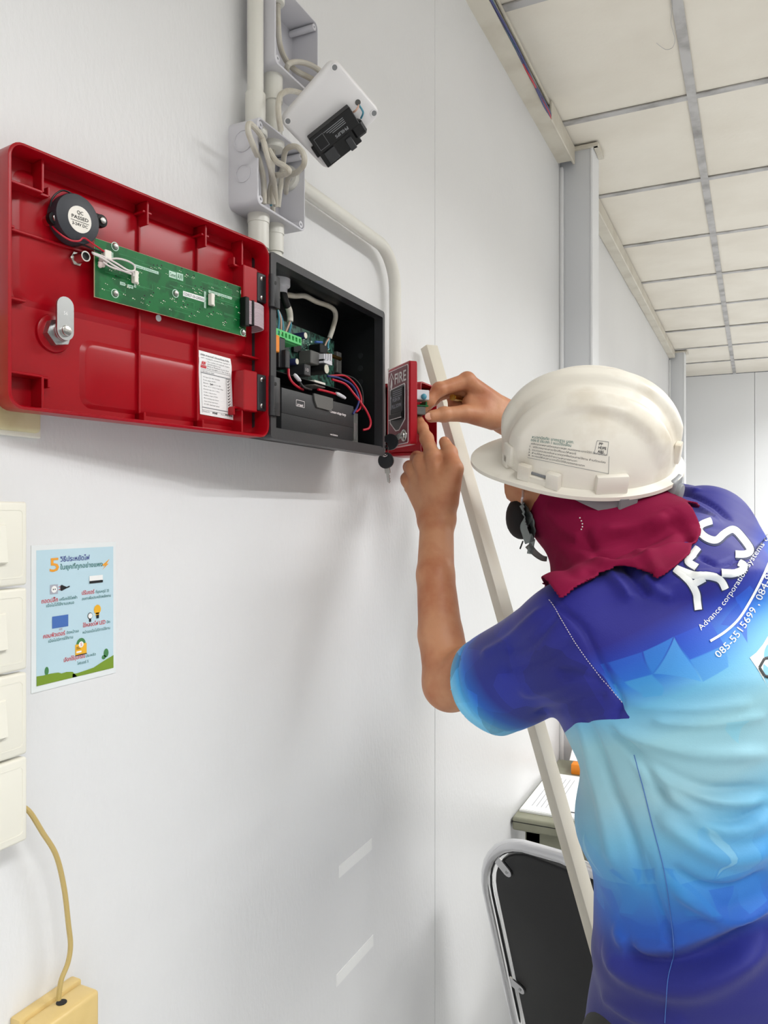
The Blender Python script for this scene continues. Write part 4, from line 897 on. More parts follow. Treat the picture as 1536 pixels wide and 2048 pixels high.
pg('p_leaf', [circ(.12, .095, .025, 14, ry=.032), circ(.895, .135, .035, 16, ry=.036), circ(.862, .105, .03, 12, ry=.018)], dx=.0010)

# ------------------------------------------------------------------ batten, desk, chair
ba, bb_ = at(858, 694, 1.42), V((.60, 1.195, .0))
dirb = (ba - bb_).normalized()
ba = bb_ + dirb * (ba - bb_).length
MBt = frame(bb_, dirb, (1, 0, 0) if False else (V((CD, 0, CZ)) - ba))
# a hollow rectangular strip; broad face to the right of the view
XR = V((CA, SA, 0)); side = (XR - dirb * XR.dot(dirb)).normalized(); fr = dirb.cross(side)
if fr.dot(V((CD, 0, CZ)) - ba) < 0: fr = -fr
rt = Matrix.Rotation(math.radians(38), 3, dirb)
s1, s2 = rt @ side, rt @ fr
Lb = (ba - bb_).length
MBt = frame(bb_, dirb, s1)
obj('wall_batten', G().ring([(0, -.014), (Lb, -.014), (Lb, .014), (0, .014)], [(.0001, -.0138), (Lb - .0001, -.0138), (Lb - .0001, .0138), (.0001, .0138)], -.0001, .0001, MBt).box((0, -.014, -.009), (Lb, .014, .009), .0015, 2, MBt), 'batten', label='long cream plastic trunking strip leaning against the wall', cat='trunking strip')
DZ = CZ - .766; dy0, dy1, dx1 = 1.916, 2.43, 1.05
desk = thing('desk', 'grey-green topped desk pushed against the wall behind the chair', 'desk', (.5, 2.17, 0))
obj('top', G().box((.004, dy0, DZ - .034), (dx1, dy1, DZ), .006, 3), 'desk', desk)
obj('edge_groove', G().box((.003, dy0 - .0004, DZ - .0125), (dx1 + .0005, dy0 + .002, DZ - .0105)), 'inkblack', desk, smooth=0)
obj('apron', G().box((.03, dy0 + .03, DZ - .12), (dx1 - .03, dy0 + .045, DZ - .034)), 'desk', desk)
for x in (.05, dx1 - .05):
    for y in (dy0 + .05, dy1 - .05): obj('leg', G().box((x - .02, y - .02, 0), (x + .02, y + .02, DZ - .03), .003, 1), 'hinge', desk)
pp = thing('paper_pad', 'stack of white printed sheets on the grey-green desk', 'papers', (.15, 2.1, DZ))
obj('lower_sheets', G().box((.012, 1.955, DZ), (.30, 2.27, DZ + .006), .0008, 1), 'paper', pp)
obj('top_sheet', G().box((.014, 1.958, DZ + .0062), (.298, 2.268, DZ + .0072)), 'paper', pp, smooth=0)
g = G()
for k in range(6): g.box((.035 + k * .012, 1.99, DZ + .0073), (.0362 + k * .012, 2.23, DZ + .0075))
obj('ruled_lines', g, 'inkgrey', pp, smooth=0)
g = G(); put_text(g, 'Checklist', .185, 2.215, .012, lambda x, y: V((x, y, DZ + .0075)), .08); put_poly(g, [(.125, 1.985), (.15, 1.985), (.15, 1.993), (.125, 1.993)], lambda x, y: V((x, y, DZ + .0075)))
obj('writing', g, 'ink', pp, smooth=0)
ob = thing('orange_carton', 'flat orange carton lying behind the papers on the desk', 'carton', (.2, 2.36, DZ))
obj('body', G().box((.07, 2.30, DZ), (.30, 2.41, DZ + .030), .003, 2), 'orange', ob)
obj('label_patch', G().box((.12, 2.2992, DZ + .005), (.22, 2.2998, DZ + .024)), 'p_leaf', ob, smooth=0)
obj('white_sheet', G().add([(.06, 2.33, DZ + .031), (.28, 2.33, DZ + .031), (.28, 2.44, DZ + .10), (.06, 2.44, DZ + .10), (.06, 2.33, DZ + .0315), (.28, 2.33, DZ + .0315), (.28, 2.44, DZ + .1005), (.06, 2.44, DZ + .1005)], [(0, 3, 2, 1), (4, 5, 6, 7), (0, 1, 5, 4), (1, 2, 6, 5), (2, 3, 7, 6), (3, 0, 4, 7)]), 'paper', label='loose white sheet resting on the orange carton', cat='paper', smooth=0)
# chair: chrome tube frame, black padded back seen from behind
CWd = .40; ca_ = math.radians(-22)
cdx = V((math.cos(ca_), math.sin(ca_), 0)); cfw = V((-math.sin(ca_), math.cos(ca_), 0))      # along the back, towards the desk
c0 = V((.082, 1.425, 0))
def cpnt(s, h, f=0.0):                         # s across the back, h height, f forward
    lean = (.86 - h) * .30
    return c0 + cdx * s + cfw * (lean + f) + V((0, 0, h))
ch = thing('chair', 'black padded chair with a chrome tube frame behind the worker', 'chair', (.3, 1.5, 0))
R0 = .14; top = .905
arc = [cpnt(0, .44), cpnt(0, .60), cpnt(0, top - R0)] + [cpnt(R0 - R0 * math.cos(a), top - R0 + R0 * math.sin(a)) for a in [math.pi / 2 * k / 9 for k in range(1, 10)]]
arc += [cpnt(CWd / 2, top + .006)] + [cpnt(CWd - R0 + R0 * math.sin(a), top - R0 + R0 * math.cos(a)) for a in [math.pi / 2 * k / 9 for k in range(0, 10)]] + [cpnt(CWd, .60), cpnt(CWd, .44)]
obj('back_frame', G().tube(arc, .0115, 14), 'chrome', ch, smooth=60)
for s in (0, CWd):
    a, b = cpnt(s, .44), cpnt(s, .44)
    obj('side_rail', G().tube(spline([a, a + cfw * .02 - V((0, 0, .02)), a + cfw * .10 - V((0, 0, .028)), a + cfw * .38 - V((0, 0, .02))], 6), .0115, 12), 'chrome', ch, smooth=60)
    obj('leg', G().tube([a + cfw * .06 - V((0, 0, .025)), V((a.x, a.y, .0)) - cfw * .10], .0105, 12), 'chrome', ch); obj('leg', G().tube([a + cfw * .36 - V((0, 0, .022)), V((a.x, a.y, 0)) + cfw * .40], .0105, 12), 'chrome', ch)
MCh = frame(cpnt(0, .86), cdx, V((0, 0, 1)) - cfw * .30)
def chl(s, h): return (s, (h - .86) * math.sqrt(1 + .09))
pr = [chl(.020, .47), chl(.035, .462), chl(CWd - .035, .43), chl(CWd - .02, .45)] + [chl(CWd - .02 - .11 + .11 * math.cos(a), top - .02 - .11 + .11 * math.sin(a)) for a in [math.pi / 2 * k / 8 for k in range(9)]] + [chl(.02 + .11 - .11 * math.sin(a), top - .02 - .11 + .11 * math.cos(a)) for a in [math.pi / 2 * k / 8 for k in range(9)]]
bm = bmesh.new(); vv = [bm.verts.new((x, y, 0)) for x, y in pr]; f_ = bm.faces.new(vv); ex = bmesh.ops.extrude_face_region(bm, geom=[f_])
for v in ex['geom']:
    if isinstance(v, bmesh.types.BMVert): v.co.z -= .035
bmesh.ops.recalc_face_normals(bm, faces=bm.faces[:])
bmesh.ops.bevel(bm, geom=[e for e in bm.edges if abs(e.verts[0].co.z - e.verts[1].co.z) < 1e-6], offset=.006, segments=3, profile=.5, affect='EDGES')
obj('backrest', G().bm(bm, MCh), 'vinyl', ch, smooth=40)
for s, h, an in ((.052, .845, -45), (.018, .575, -18)):
    for mir in (0, 1):
        c_ = chl(CWd - s if mir else s, h); X_ = MCh @ Matrix.Translation((c_[0], c_[1], .001)) @ Matrix.Rotation(math.radians(-an + 180 if mir else an), 4, 'Z')
        tb_ = obj('bracket', G().prism([(-.014, -.010), (.016, -.010)] + [(.016 + .010 * math.cos(a), .010 * math.sin(a)) for a in [-math.pi / 2 + math.pi * k / 6 for k in range(7)]] + [(-.014, .010)], 0, .003, X_), 'chrome', ch, smooth=20)
        obj('screw', G().cyl((.016, 0, .003), (.016, 0, .0042), .003, 10, X_), 'zinc', tb_)
se = frame(cpnt(0, .45), cdx, cfw)
obj('seat', G().box((.02, .05, .0), (CWd - .02, .42, .05), .02, 4, se), 'vinyl', ch)
# ------------------------------------------------------------------ smooth solid modelling for the figure
class SDF:
    def __init__(s, lo, hi, h):
        s.lo = np.array(lo, float); s.h = h
        s.n = np.ceil((np.array(hi) - s.lo) / h).astype(int) + 1
        s.S = np.full(tuple(s.n), 1.0, np.float32)
        s.ax = [s.lo[i] + h * np.arange(s.n[i]) for i in range(3)]
    def _win(s, lo, hi):
        sl = []
        for i in range(3):
            a = max(0, int((lo[i] - s.lo[i]) / s.h)); b = min(s.n[i], int((hi[i] - s.lo[i]) / s.h) + 2)
            if a >= b: return None
            sl.append(slice(a, b))
        P = np.stack(np.meshgrid(*[s.ax[i][sl[i]] for i in range(3)], indexing='ij'), -1)
        return tuple(sl), P
    def _mix(s, sl, d, k, cut=False):
        a = s.S[sl]; d = d.astype(np.float32)
        if cut:
            h = np.clip(.5 - .5 * (a + d) / k, 0, 1); s.S[sl] = a + (-d - a) * h + k * h * (1 - h)
        else:
            h = np.clip(.5 + .5 * (a - d) / k, 0, 1); s.S[sl] = a + (d - a) * h - k * h * (1 - h)
    def cone(s, a, b, ra, rb, k=.006, flat=None):
        """round cone; flat = (normal, ratio) makes the section an ellipse"""
        a = np.array(a); b = np.array(b); R = max(ra, rb) * 1.15 + k + 3 * s.h
        w = s._win(np.minimum(a, b) - R, np.maximum(a, b) + R)
        if w is None: return
        sl, P = w; ab = b - a; L = ab.dot(ab) + 1e-12
        t = np.clip(((P - a) @ ab) / L, 0, 1)
        q = P - (a + t[..., None] * ab)
        if flat is not None:
            n = np.array(flat[0]); c = q @ n; q = q + (c * (1 / flat[1] - 1))[..., None] * n
        s._mix(sl, np.sqrt((q * q).sum(-1)) - (ra + (rb - ra) * t), k)
    def sect(s, a, b, A0, B0, A1, B1, side, front, k=.02, ex=2.3):
        """tapering section with half width A along side and B along front"""
        a = np.array(a); b = np.array(b); R = max(A0, A1, B0, B1) + k + 3 * s.h
        w = s._win(np.minimum(a, b) - R, np.maximum(a, b) + R)
        if w is None: return
        sl, P = w; ab = b - a; L = ab.dot(ab)
        t = np.clip(((P - a) @ ab) / L, 0, 1); q = P - (a + t[..., None] * ab)
        A = A0 + (A1 - A0) * t; B = B0 + (B1 - B0) * t
        n = ab / math.sqrt(L); sd = np.array(side); fd = np.array(front)
        x = np.abs(q @ sd) / A; y = np.abs(q @ fd) / B; z = np.abs(q @ n) / (np.minimum(A, B) * .6)
        r = (x ** ex + y ** ex + z ** ex) ** (1 / ex)
        s._mix(sl, (r - 1) * np.minimum(A, B), k)
    def ell(s, c, X, r, k=.006, cut=False):
        """ellipsoid; X = 3x3 matrix whose columns are its axes"""
        c = np.array(c); X = np.array(X); R = max(r) + k + 3 * s.h
        w = s._win(c - R, c + R)
        if w is None: return
        sl, P = w; q = (P - c) @ X; r = np.array(r)
        k0 = np.sqrt(((q / r) ** 2).sum(-1)); k1 = np.sqrt(((q / (r * r)) ** 2).sum(-1)) + 1e-9
        s._mix(sl, k0 * (k0 - 1) / k1, k, cut)
    def mesh(s):
        S = s.S; n = s.n
        c = S < 0
        cnt = np.zeros(tuple(n - 1), np.int8)
        for i in (0, 1):
            for j in (0, 1):
                for k in (0, 1): cnt += c[i:n[0] - 1 + i, j:n[1] - 1 + j, k:n[2] - 1 + k]
        act = (cnt > 0) & (cnt < 8); I = np.argwhere(act)
        idx = np.full(tuple(n - 1), -1, np.int64); idx[act] = np.arange(len(I))
        acc = np.zeros((len(I), 3)); num = np.zeros(len(I))
        cor = {(i, j, k): S[I[:, 0] + i, I[:, 1] + j, I[:, 2] + k] for i in (0, 1) for j in (0, 1) for k in (0, 1)}
        for a in cor:
            for d in range(3):
                if a[d] == 0:
                    b = list(a); b[d] = 1; b = tuple(b)
                    sa_, sb_ = cor[a], cor[b]; m = (sa_ < 0) != (sb_ < 0)
                    t = np.where(m, sa_ / np.where(m, sa_ - sb_, 1), 0)
                    p = np.tile(np.array(a, float), (len(I), 1)); p[:, d] = t
                    acc[m] += p[m]; num[m] += 1
        Vv = s.lo + (I + acc / num[:, None]) * s.h
        Q = []
        for d in range(3):
            e1, e2 = [(1, 2), (2, 0), (0, 1)][d]
            sl0 = [slice(None)] * 3; sl1 = [slice(None)] * 3; sl0[d] = slice(0, n[d] - 1); sl1[d] = slice(1, n[d])
            x = c[tuple(sl0)] != c[tuple(sl1)]
            x = x.copy()
            for e in (e1, e2):
                z = [slice(None)] * 3; z[e] = 0; x[tuple(z)] = False; z[e] = -1; x[tuple(z)] = False
            E_ = np.argwhere(x)
            if not len(E_): continue
            def cell(o1, o2):
                q = E_.copy(); q[:, e1] -= o1; q[:, e2] -= o2; return idx[q[:, 0], q[:, 1], q[:, 2]]
            quad = np.stack([cell(1, 1), cell(0, 1), cell(0, 0), cell(1, 0)], 1)
            inside = c[E_[:, 0], E_[:, 1], E_[:, 2]]
            quad[~inside] = quad[~inside][:, ::-1]
            Q.append(quad[(quad >= 0).all(1)])
        return Vv, np.concatenate(Q)

def nobj(name, V_, Q_, mat, parent=None, **kw):
    g = G(); g.v = [tuple(p) for p in V_]; g.f = [tuple(q) for q in Q_.tolist()] if hasattr(Q_, 'tolist') else Q_
    o = obj(name, g, mat, parent, smooth=0, **kw); o.data.shade_smooth(); return o
def keep(V_, Q_, mask):
    """drop faces that have a vertex outside mask"""
    Q2 = Q_[mask[Q_].all(1)]; used = np.zeros(len(V_), bool); used[Q2.ravel()] = True
    mp = np.cumsum(used) - 1; return V_[used], mp[Q2], used
def tree(V_, Q_): return BVHTree.FromPolygons([tuple(p) for p in V_], [tuple(q) for q in Q_.tolist()])
def hit(T, px, py):
    o, d = ray(px, py); p, n, i, dist = T.ray_cast(o, d); return (p, n) if p is not None else (None, None)
def normals(V_, Q_):
    a, b, c, d = (V_[Q_[:, i]] for i in range(4)); fn = np.cross(c - a, d - b); N = np.zeros_like(V_)
    for i in range(4): np.add.at(N, Q_[:, i], fn)
    return N / (np.linalg.norm(N, axis=1)[:, None] + 1e-12)
def poly_dist(V_, P_):
    """distance of every vertex to a polyline and the fraction along it"""
    best = np.full(len(V_), 9.0); fr = np.zeros(len(V_)); n = len(P_) - 1
    for i in range(n):
        a, b = P_[i], P_[i + 1]; ab = b - a; t = np.clip(((V_ - a) @ ab) / (ab.dot(ab) + 1e-12), 0, 1)
        d = np.linalg.norm(V_ - (a + t[:, None] * ab), axis=1); m = d < best; best[m] = d[m]; fr[m] = (i + t[m]) / n
    return best, fr
def folds(V_, Q_, T, lst):
    N = normals(V_, Q_); D = np.zeros(len(V_))
    for pts, amp, wid in lst:
        sp = spline([(x, y, 0) for x, y in pts], 5); P_ = []
        for p in sp:
            h_, n_ = hit(T, p.x, p.y)
            if h_ is not None: P_.append(np.array(h_))
        if len(P_) < 2: continue
        d, fr = poly_dist(V_, np.array(P_))
        D += amp * np.exp(-(d / wid) ** 2) * np.clip(np.minimum(fr, 1 - fr) * 6 + .15, 0, 1)
    return V_ + N * D[:, None]

# ------------------------------------------------------------------ the worker
def A(px, py, t): return np.array(at(px, py, t))
up = np.array((0, 0, 1.0))
Lsh, Lel, Lwr = A(1160, 1275, .875), A(901, 1366, 1.03), A(874, 1034, 1.135)
Rsh, Rel, Rwr = A(1410, 1062, 1.10), A(1212, 1008, 1.375), A(1008, 829, 1.262)
sp_ = [A(1462, 2120, .90), A(1455, 1830, .90), A(1432, 1600, .90), A(1405, 1400, .915), A(1375, 1250, .945), A(1322, 1135, .985)]
across = (Rsh - Lsh); acr = across / np.linalg.norm(across); ah = across * (1, 1, 0); ah /= np.linalg.norm(ah); fwd = np.cross(up, ah)
Hc = A(1176, 942, 1.02)
hf = np.array(at(0, 0, 1)) * 0; rv = np.array((CA, SA, 0)); tv_ = np.array((-SA, CA, 0))
hf = -.965 * rv + .26 * tv_ + .02 * up; hf /= np.linalg.norm(hf)
roll = math.radians(19)
hl = np.cross(up, hf); hl /= np.linalg.norm(hl); hu = np.cross(hf, hl)        # left side faces the camera
hl2 = hl * math.cos(roll) - hu * math.sin(roll); hu2 = np.cross(hf, hl2)
HX = np.stack([hf, hl2, hu2], 1)
worker = thing('person', 'worker in white helmet, maroon hood and blue shirt wiring the red call point', 'person', (.47, 1.0, 0))

# --- body: torso, head and legs, then the two arms at finger detail
b = SDF((.05, .60, .02), (.85, 1.5, 1.78), .009)
for i in range(5): b.sect(sp_[i], sp_[i + 1], *[(.13, .095), (.125, .09), (.14, .10), (.145, .105), (.11, .08), (.06, .055)][i], *[(.125, .09), (.14, .10), (.145, .105), (.11, .08), (.06, .055)][i], ah, fwd)
b.cone(sp_[4], Lsh, .06, .05, .03); b.cone(sp_[4], Rsh, .06, .05, .03)
b.cone(sp_[5], Hc - .05 * hu2, .055, .052, .02)
b.ell(Hc, HX, (.092, .070, .112), .01)
b.ell(Hc + hf * .030 - hu2 * .062, HX, (.050, .050, .045), .02)                     # jaw
b.ell(Hc + hf * .096 - hu2 * .022, HX, (.016, .013, .026), .012)                    # nose
b.ell(Hc + hf * .085 + hu2 * .018, HX, (.012, .055, .012), .012)                    # brow
b.ell(Hc + hf * .086 - hu2 * .060, HX, (.012, .024, .009), .008)                    # mouth
for s in (-1, 1):
    b.ell(Hc + hf * .091 + hl2 * .032 * s + hu2 * .001, HX, (.012, .016, .011), .008, cut=True)
    b.ell(Hc + hf * .080 + hl2 * .032 * s + hu2 * .001, HX, (.012, .014, .010), .003)
    b.ell(Hc + hl2 * .076 * s - hf * .01, HX, (.018, .008, .030), .006)              # ears
hip = sp_[0]; legs = []
for s, kn, ft in ((-1, (-.03, .02), (-.02, .0)), (1, (.0, .0), (.02, .02))):
    h0 = hip + ah * .085 * s + np.array((-.02 if s < 0 else .01, 0, -.02)); k0 = np.array((h0[0] + fwd[0] * .05 * (1.4 if s < 0 else .3), h0[1] + fwd[1] * .04, .49)); a0_ = np.array((h0[0] + .0, h0[1], .09))
    legs.append((h0, k0, a0_)); b.cone(h0, k0, .075, .052, .03); b.cone(k0, a0_, .052, .036, .02); b.cone(a0_ - up * .04, a0_ - up * .05 + fwd * .16, .034, .028, .02)
Vb, Qb = b.mesh()

def arm(lo, hi, fn, h=.0016):
    s = SDF(lo, hi, h); fn(s); return s.mesh()
def digit(s, pts, rs, k=.004):
    for i in range(len(pts) - 1): s.cone(pts[i], pts[i + 1], rs[i], rs[i + 1], k)
    for i in range(1, len(pts) - 1): s.cone(pts[i], pts[i], rs[i] * 1.04, rs[i] * 1.04, k)
def left(s):
    s.cone(Lsh + (Lel - Lsh) * .25, Lel, .046, .037, .012)
    q = A(881, 1270, 1.055); s.cone(Lel, q, .0350, .0300, .008); s.cone(q, A(871, 1150, 1.09), .0300, .0262, .006)
    wn = np.array(tv_) * .8 + rv * .6; wn /= np.linalg.norm(wn)
    s.cone(A(871, 1150, 1.09), Lwr, .0262, .0240, .006); s.cone(A(862, 1040, 1.14), A(884, 1036, 1.128), .0205, .0205, .01)
    mcp = [A(867, 914, 1.130), A(843, 922, 1.148), A(827, 937, 1.168), A(817, 960, 1.184)]
    base = [A(882, 1010, 1.128), A(872, 1014, 1.136), A(862, 1018, 1.146), A(854, 1022, 1.154)]
    for m_, b_, r_ in zip(mcp, base, (.0125, .0122, .0118, .0112)): s.cone(b_, m_, .0165, r_, .010)
    s.cone(A(868, 985, 1.142), A(850, 965, 1.165), .018, .016, .012)               # palm filling
    digit(s, [mcp[0], A(853, 877, 1.155), A(844, 856, 1.170), A(838, 840, 1.180)], (.0112, .0095, .0085, .0072))
    digit(s, [mcp[1], A(834, 916, 1.192), A(839, 938, 1.208), A(846, 954, 1.200)], (.0112, .0095, .0085, .0072))
    digit(s, [mcp[2], A(819, 934, 1.210), A(826, 957, 1.222), A(834, 972, 1.212)], (.0105, .0090, .0082, .0070))
    digit(s, [mcp[3], A(813, 957, 1.215), A(820, 977, 1.224), A(828, 990, 1.214)], (.0098, .0082, .0074, .0064))
    tc = A(894, 1000, 1.122); tm = A(909, 938, 1.112); s.cone(tc, tm, .0175, .0128, .012); s.cone(A(880, 985, 1.13), A(893, 945, 1.122), .014, .011, .014)
    digit(s, [tm, A(899, 905, 1.126), A(889, 884, 1.142)], (.0124, .0105, .0082))
    for a_, b_, q in ((mcp[0], base[0], .0028), (mcp[1], base[1], .003), (mcp[2], base[2], .0026)):   # tendons
        off = -tv_ * .0135; s.cone(a_ + off * .8, b_ + off, .0026, .0022, .006)
    for m_ in mcp: s.cone(m_ - tv_ * .004, m_ - tv_ * .004, .0105, .0105, .006)
def right(s):
    s.cone(Rsh + (Rel - Rsh) * .3, Rel, .045, .037, .012); s.cone(Rel, Rel + (Rwr - Rel) * .35, .036, .035, .008); s.cone(Rel + (Rwr - Rel) * .35, Rwr, .035, .0260, .006)
    mcp = [A(934, 762, 1.222), A(948, 777, 1.246), A(957, 797, 1.264), A(962, 818, 1.276)]
    base = [A(995, 812, 1.248), A(1000, 822, 1.256), A(1002, 832, 1.264), A(1002, 842, 1.270)]
    for m_, b_, r_ in zip(mcp, base, (.0130, .0125, .012, .011)): s.cone(b_, m_, .0175, r_, .010)
    s.cone(A(985, 825, 1.245), A(960, 808, 1.240), .020, .017, .012)
    digit(s, [mcp[0], A(878, 779, 1.200), A(858, 802, 1.195), A(847, 818, 1.196)], (.0125, .0105, .0088, .0072))
    digit(s, [mcp[1], A(886, 785, 1.232), A(866, 800, 1.228), A(856, 812, 1.222)], (.0115, .0100, .0086, .0072))
    digit(s, [mcp[2], A(902, 786, 1.262), A(908, 812, 1.262), A(925, 815, 1.250)], (.0110, .0095, .0082, .0070))
    digit(s, [mcp[3], A(918, 808, 1.282), A(920, 826, 1.276), A(934, 826, 1.264)], (.0100, .0085, .0075, .0064))
    tc = A(986, 836, 1.236); tm = A(928, 827, 1.208); s.cone(tc, tm, .0190, .0130, .012); s.cone(A(965, 815, 1.23), A(938, 805, 1.226), .014, .011, .012)
    digit(s, [tm, A(888, 829, 1.194), A(862, 833, 1.186)], (.0130, .0110, .0092))
    s.cone(mcp[0] - tv_ * .002, mcp[0] - tv_ * .002 + up * .002, .0115, .0115, .006)
lo = np.minimum.reduce([Lsh, Lel, Lwr, A(810, 830, 1.2)]) - .06; hi = np.maximum.reduce([Lsh, Lel, Lwr, A(920, 830, 1.1)]) + .06
Vl, Ql = arm(lo, hi, left)
lo = np.minimum.reduce([Rsh, Rel, Rwr, A(840, 760, 1.2)]) - .06; hi = np.maximum.reduce([Rsh, Rel, Rwr, A(840, 760, 1.2)]) + .06
Vr, Qr = arm(lo, hi, right)
Vall = np.concatenate([Vb, Vl, Vr]); Qall = np.concatenate([Qb, Ql + len(Vb), Qr + len(Vb) + len(Vl)])
body = nobj('body', Vall, Qall, 'skin', worker)
def nail(c, along, face, w, L):
    X = frame(Vector(c), Vector(along), Vector(np.cross(face, along)))
    g = G()
    g.ball((0, 0, 0), 1, 14, X @ Matrix.Diagonal((L, w, .0012, 1))); return obj('nail', g, 'nail', body)
d_ = A(862, 833, 1.186) - A(888, 829, 1.194); nail(A(857, 834, 1.186) - tv_ * .0085, d_, -tv_, .0058, .0068)
d_ = A(889, 884, 1.142) - A(899, 905, 1.126); nail(A(889, 882, 1.142) + (rv * .75 - tv_ * .65) * .0080, d_, rv * .75 - tv_ * .65, .0045, .0058)
# brass rod in the curled fingers of the right hand
c0_ = A(906, 795, 1.212); c1_ = A(932, 800, 1.262)
rod = thing('brass_screwdriver', 'brass-ended tool handle gripped in the worker\'s farther hand', 'tool', tuple(c1_))
obj('shaft', G().cyl(c0_, c1_, .0050, 16), 'brass', rod); obj('end_cap', G().cyl(c0_ + (c0_ - c1_) * .06, c0_, .0046, 16, bev=.0008), 'brass', rod)
# ------------------------------------------------------------------ clothes
# shirt hull
s = SDF((.05, .55, .86), (.95, 1.5, 1.62), .0033)
Lcf = A(976, 1376, .985); Rcf = Rsh + (Rel - Rsh) * .62
dm = [(.178, .158), (.166, .120), (.176, .126), (.182, .124), (.150, .100), (.075, .068)]
def hull(s, e=0.0, low=0, kk=1.0):
    for i in range(low, 5): s.sect(sp_[i], sp_[i + 1], dm[i][0] + e, dm[i][1] + e, dm[i + 1][0] + e, dm[i + 1][1] + e, ah, fwd, .03 * kk)
    s.cone(sp_[4], Lsh, .092 + e, .066 + e, .05 * kk); s.cone(sp_[4], Rsh + (sp_[4] - Rsh) * .06, .088 + e, .060 + e, .05 * kk)
    s.cone(sp_[3] - ah * .04 - fwd * .02, Lsh + (sp_[3] - Lsh) * .3, .10 + e, .07 + e, .05)
    s.cone(sp_[3] + ah * .06 - fwd * .03, Rsh + (sp_[3] - Rsh) * .25, .10 + e, .075 + e, .05)
    s.cone(Lsh, Lcf + (Lcf - Lsh) * .12, .0655 + e, .0600 + e, .014); s.cone(Rsh, Rcf, .060 + e, .056 + e, .03)
hull(s)
Vs, Qs = s.mesh()
T0 = tree(Vs, Qs)
FOLD = [([(1214, 1449), (1300, 1482), (1402, 1504), (1540, 1508)], .0065, .012), ([(1214, 1452), (1283, 1519), (1351, 1563), (1444, 1602), (1540, 1600)], .0075, .011),
        ([(1262, 1510), (1343, 1595), (1419, 1650), (1487, 1659), (1540, 1625)], .0075, .013), ([(1317, 1625), (1377, 1680), (1453, 1714), (1540, 1700)], .007, .014),
        ([(1343, 1765), (1402, 1807), (1444, 1828), (1504, 1816), (1540, 1795)], .0075, .015), ([(1250, 1409), (1340, 1418), (1419, 1417), (1504, 1405)], .004, .009),
        ([(1300, 1440), (1400, 1447), (1536, 1432)], .0045, .009), ([(1216, 1450), (1262, 1500), (1300, 1545), (1335, 1600)], -.010, .010),
        ([(1240, 1478), (1330, 1545), (1420, 1580), (1536, 1575)], -.006, .010), ([(1300, 1570), (1380, 1630), (1470, 1645), (1536, 1600)], -.005, .010),
        ([(1172, 1436), (1220, 1561), (1262, 1672), (1290, 1780)], -.006, .012), ([(1160, 1440), (1200, 1600), (1232, 1740)], .004, .016),
        ([(1250, 1879), (1283, 1917), (1351, 1926), (1444, 1896), (1540, 1841)], -.010, .014), ([(1225, 1850), (1262, 1893), (1351, 1890), (1444, 1850), (1540, 1790)], .006, .014),
        ([(1205, 1900), (1260, 1950), (1350, 1975), (1440, 1950), (1540, 1890)], .010, .020), ([(1200, 1990), (1270, 2030), (1380, 2048)], .005, .014),
        ([(1290, 1700), (1330, 1850), (1345, 1900)], -.003, .008), ([(1340, 1735), (1400, 1770), (1470, 1775), (1540, 1745)], -.006, .012),
        # shoulder and upper back
        ([(1247, 1129), (1279, 1166), (1297, 1192)], -.006, .008), ([(1215, 1140), (1245, 1175), (1262, 1200)], .005, .009), ([(1290, 1150), (1312, 1180), (1345, 1195)], .004, .008),
        ([(1395, 1112), (1440, 1130), (1480, 1120)], -.005, .008), ([(1385, 1150), (1430, 1148), (1465, 1146)], .004, .008),
        ([(1330, 985), (1380, 990), (1430, 1012), (1460, 1040)], -.005, .007), ([(1325, 1000), (1385, 1008), (1440, 1040)], .004, .007), ([(1340, 975), (1400, 982)], .003, .006),
        # left sleeve
        ([(1100, 1200), (1165, 1255), (1205, 1335), (1242, 1402), (1225, 1440)], -.0045, .006), ([(1090, 1215), (1020, 1275), (960, 1310)], .0035, .010), ([(1150, 1280), (1080, 1325), (1000, 1345)], -.004, .010),
        ([(1190, 1340), (1120, 1370), (1040, 1385)], .004, .011), ([(1215, 1390), (1150, 1405), (1070, 1430)], -.004, .011), ([(1120, 1225), (1060, 1290), (1010, 1300)], -.003, .008), ([(1210, 1365), (1160, 1350), (1110, 1345)], -.004, .008)]
FOLD = [(p, a * 1.1, w * .58) for p, a, w in FOLD]
Vs = folds(Vs, Qs, T0, FOLD)
rng = np.random.RandomState(5)
# soft random rumpling of the cloth
ph = sum(np.sin(Vs @ (rng.randn(3) * 34) + rng.rand() * 6) for _ in range(5)); Vs = Vs + normals(Vs, Qs) * (.0007 * ph)[:, None]
T1 = tree(Vs, Qs)
# print coordinates: u across, v up the leaning back
un = ah; vn = up + .34 * fwd - .35 * ah; org = np.array(sp_[3])
pu = (Vs - org) @ un; pv = (Vs - org) @ vn
def uv_of(px, py):
    h_, n_ = hit(T1, px, py)
    if h_ is None: h_ = at(px, py, .85)
    q = np.array(h_) - org; return float(q @ un), float(q @ vn)
h1 = np.array(hit(T1, 1112, 1212)[0]); h2 = np.array(hit(T1, 1238, 1398)[0]); sd = Lcf - Lsh; sd /= np.linalg.norm(sd)
cd_ = (h2 - h1) / np.linalg.norm(h2 - h1); sn = sd - cd_ * sd.dot(cd_); sn /= np.linalg.norm(sn)
slv = (Vs - (h1 + h2) / 2) @ sn; dS, fS = poly_dist(Vs, np.array([Lsh + (Lcf - Lsh) * -.35, Lcf + (Lcf - Lsh) * .3])); slv = np.minimum(slv, .113 - .040 * np.clip(fS * 1.4, 0, 1) - dS)
slr = (Vs - (Rsh + (Rcf - Rsh) * .1)) @ ((Rcf - Rsh) / np.linalg.norm(Rcf - Rsh)); slr -= np.where(np.linalg.norm(Vs - Rcf, axis=1) > .2, .5, 0)
slv = np.maximum(slv, slr)
cuffp = (Vs - Lcf) @ sd                                   # distance past the cuff edge
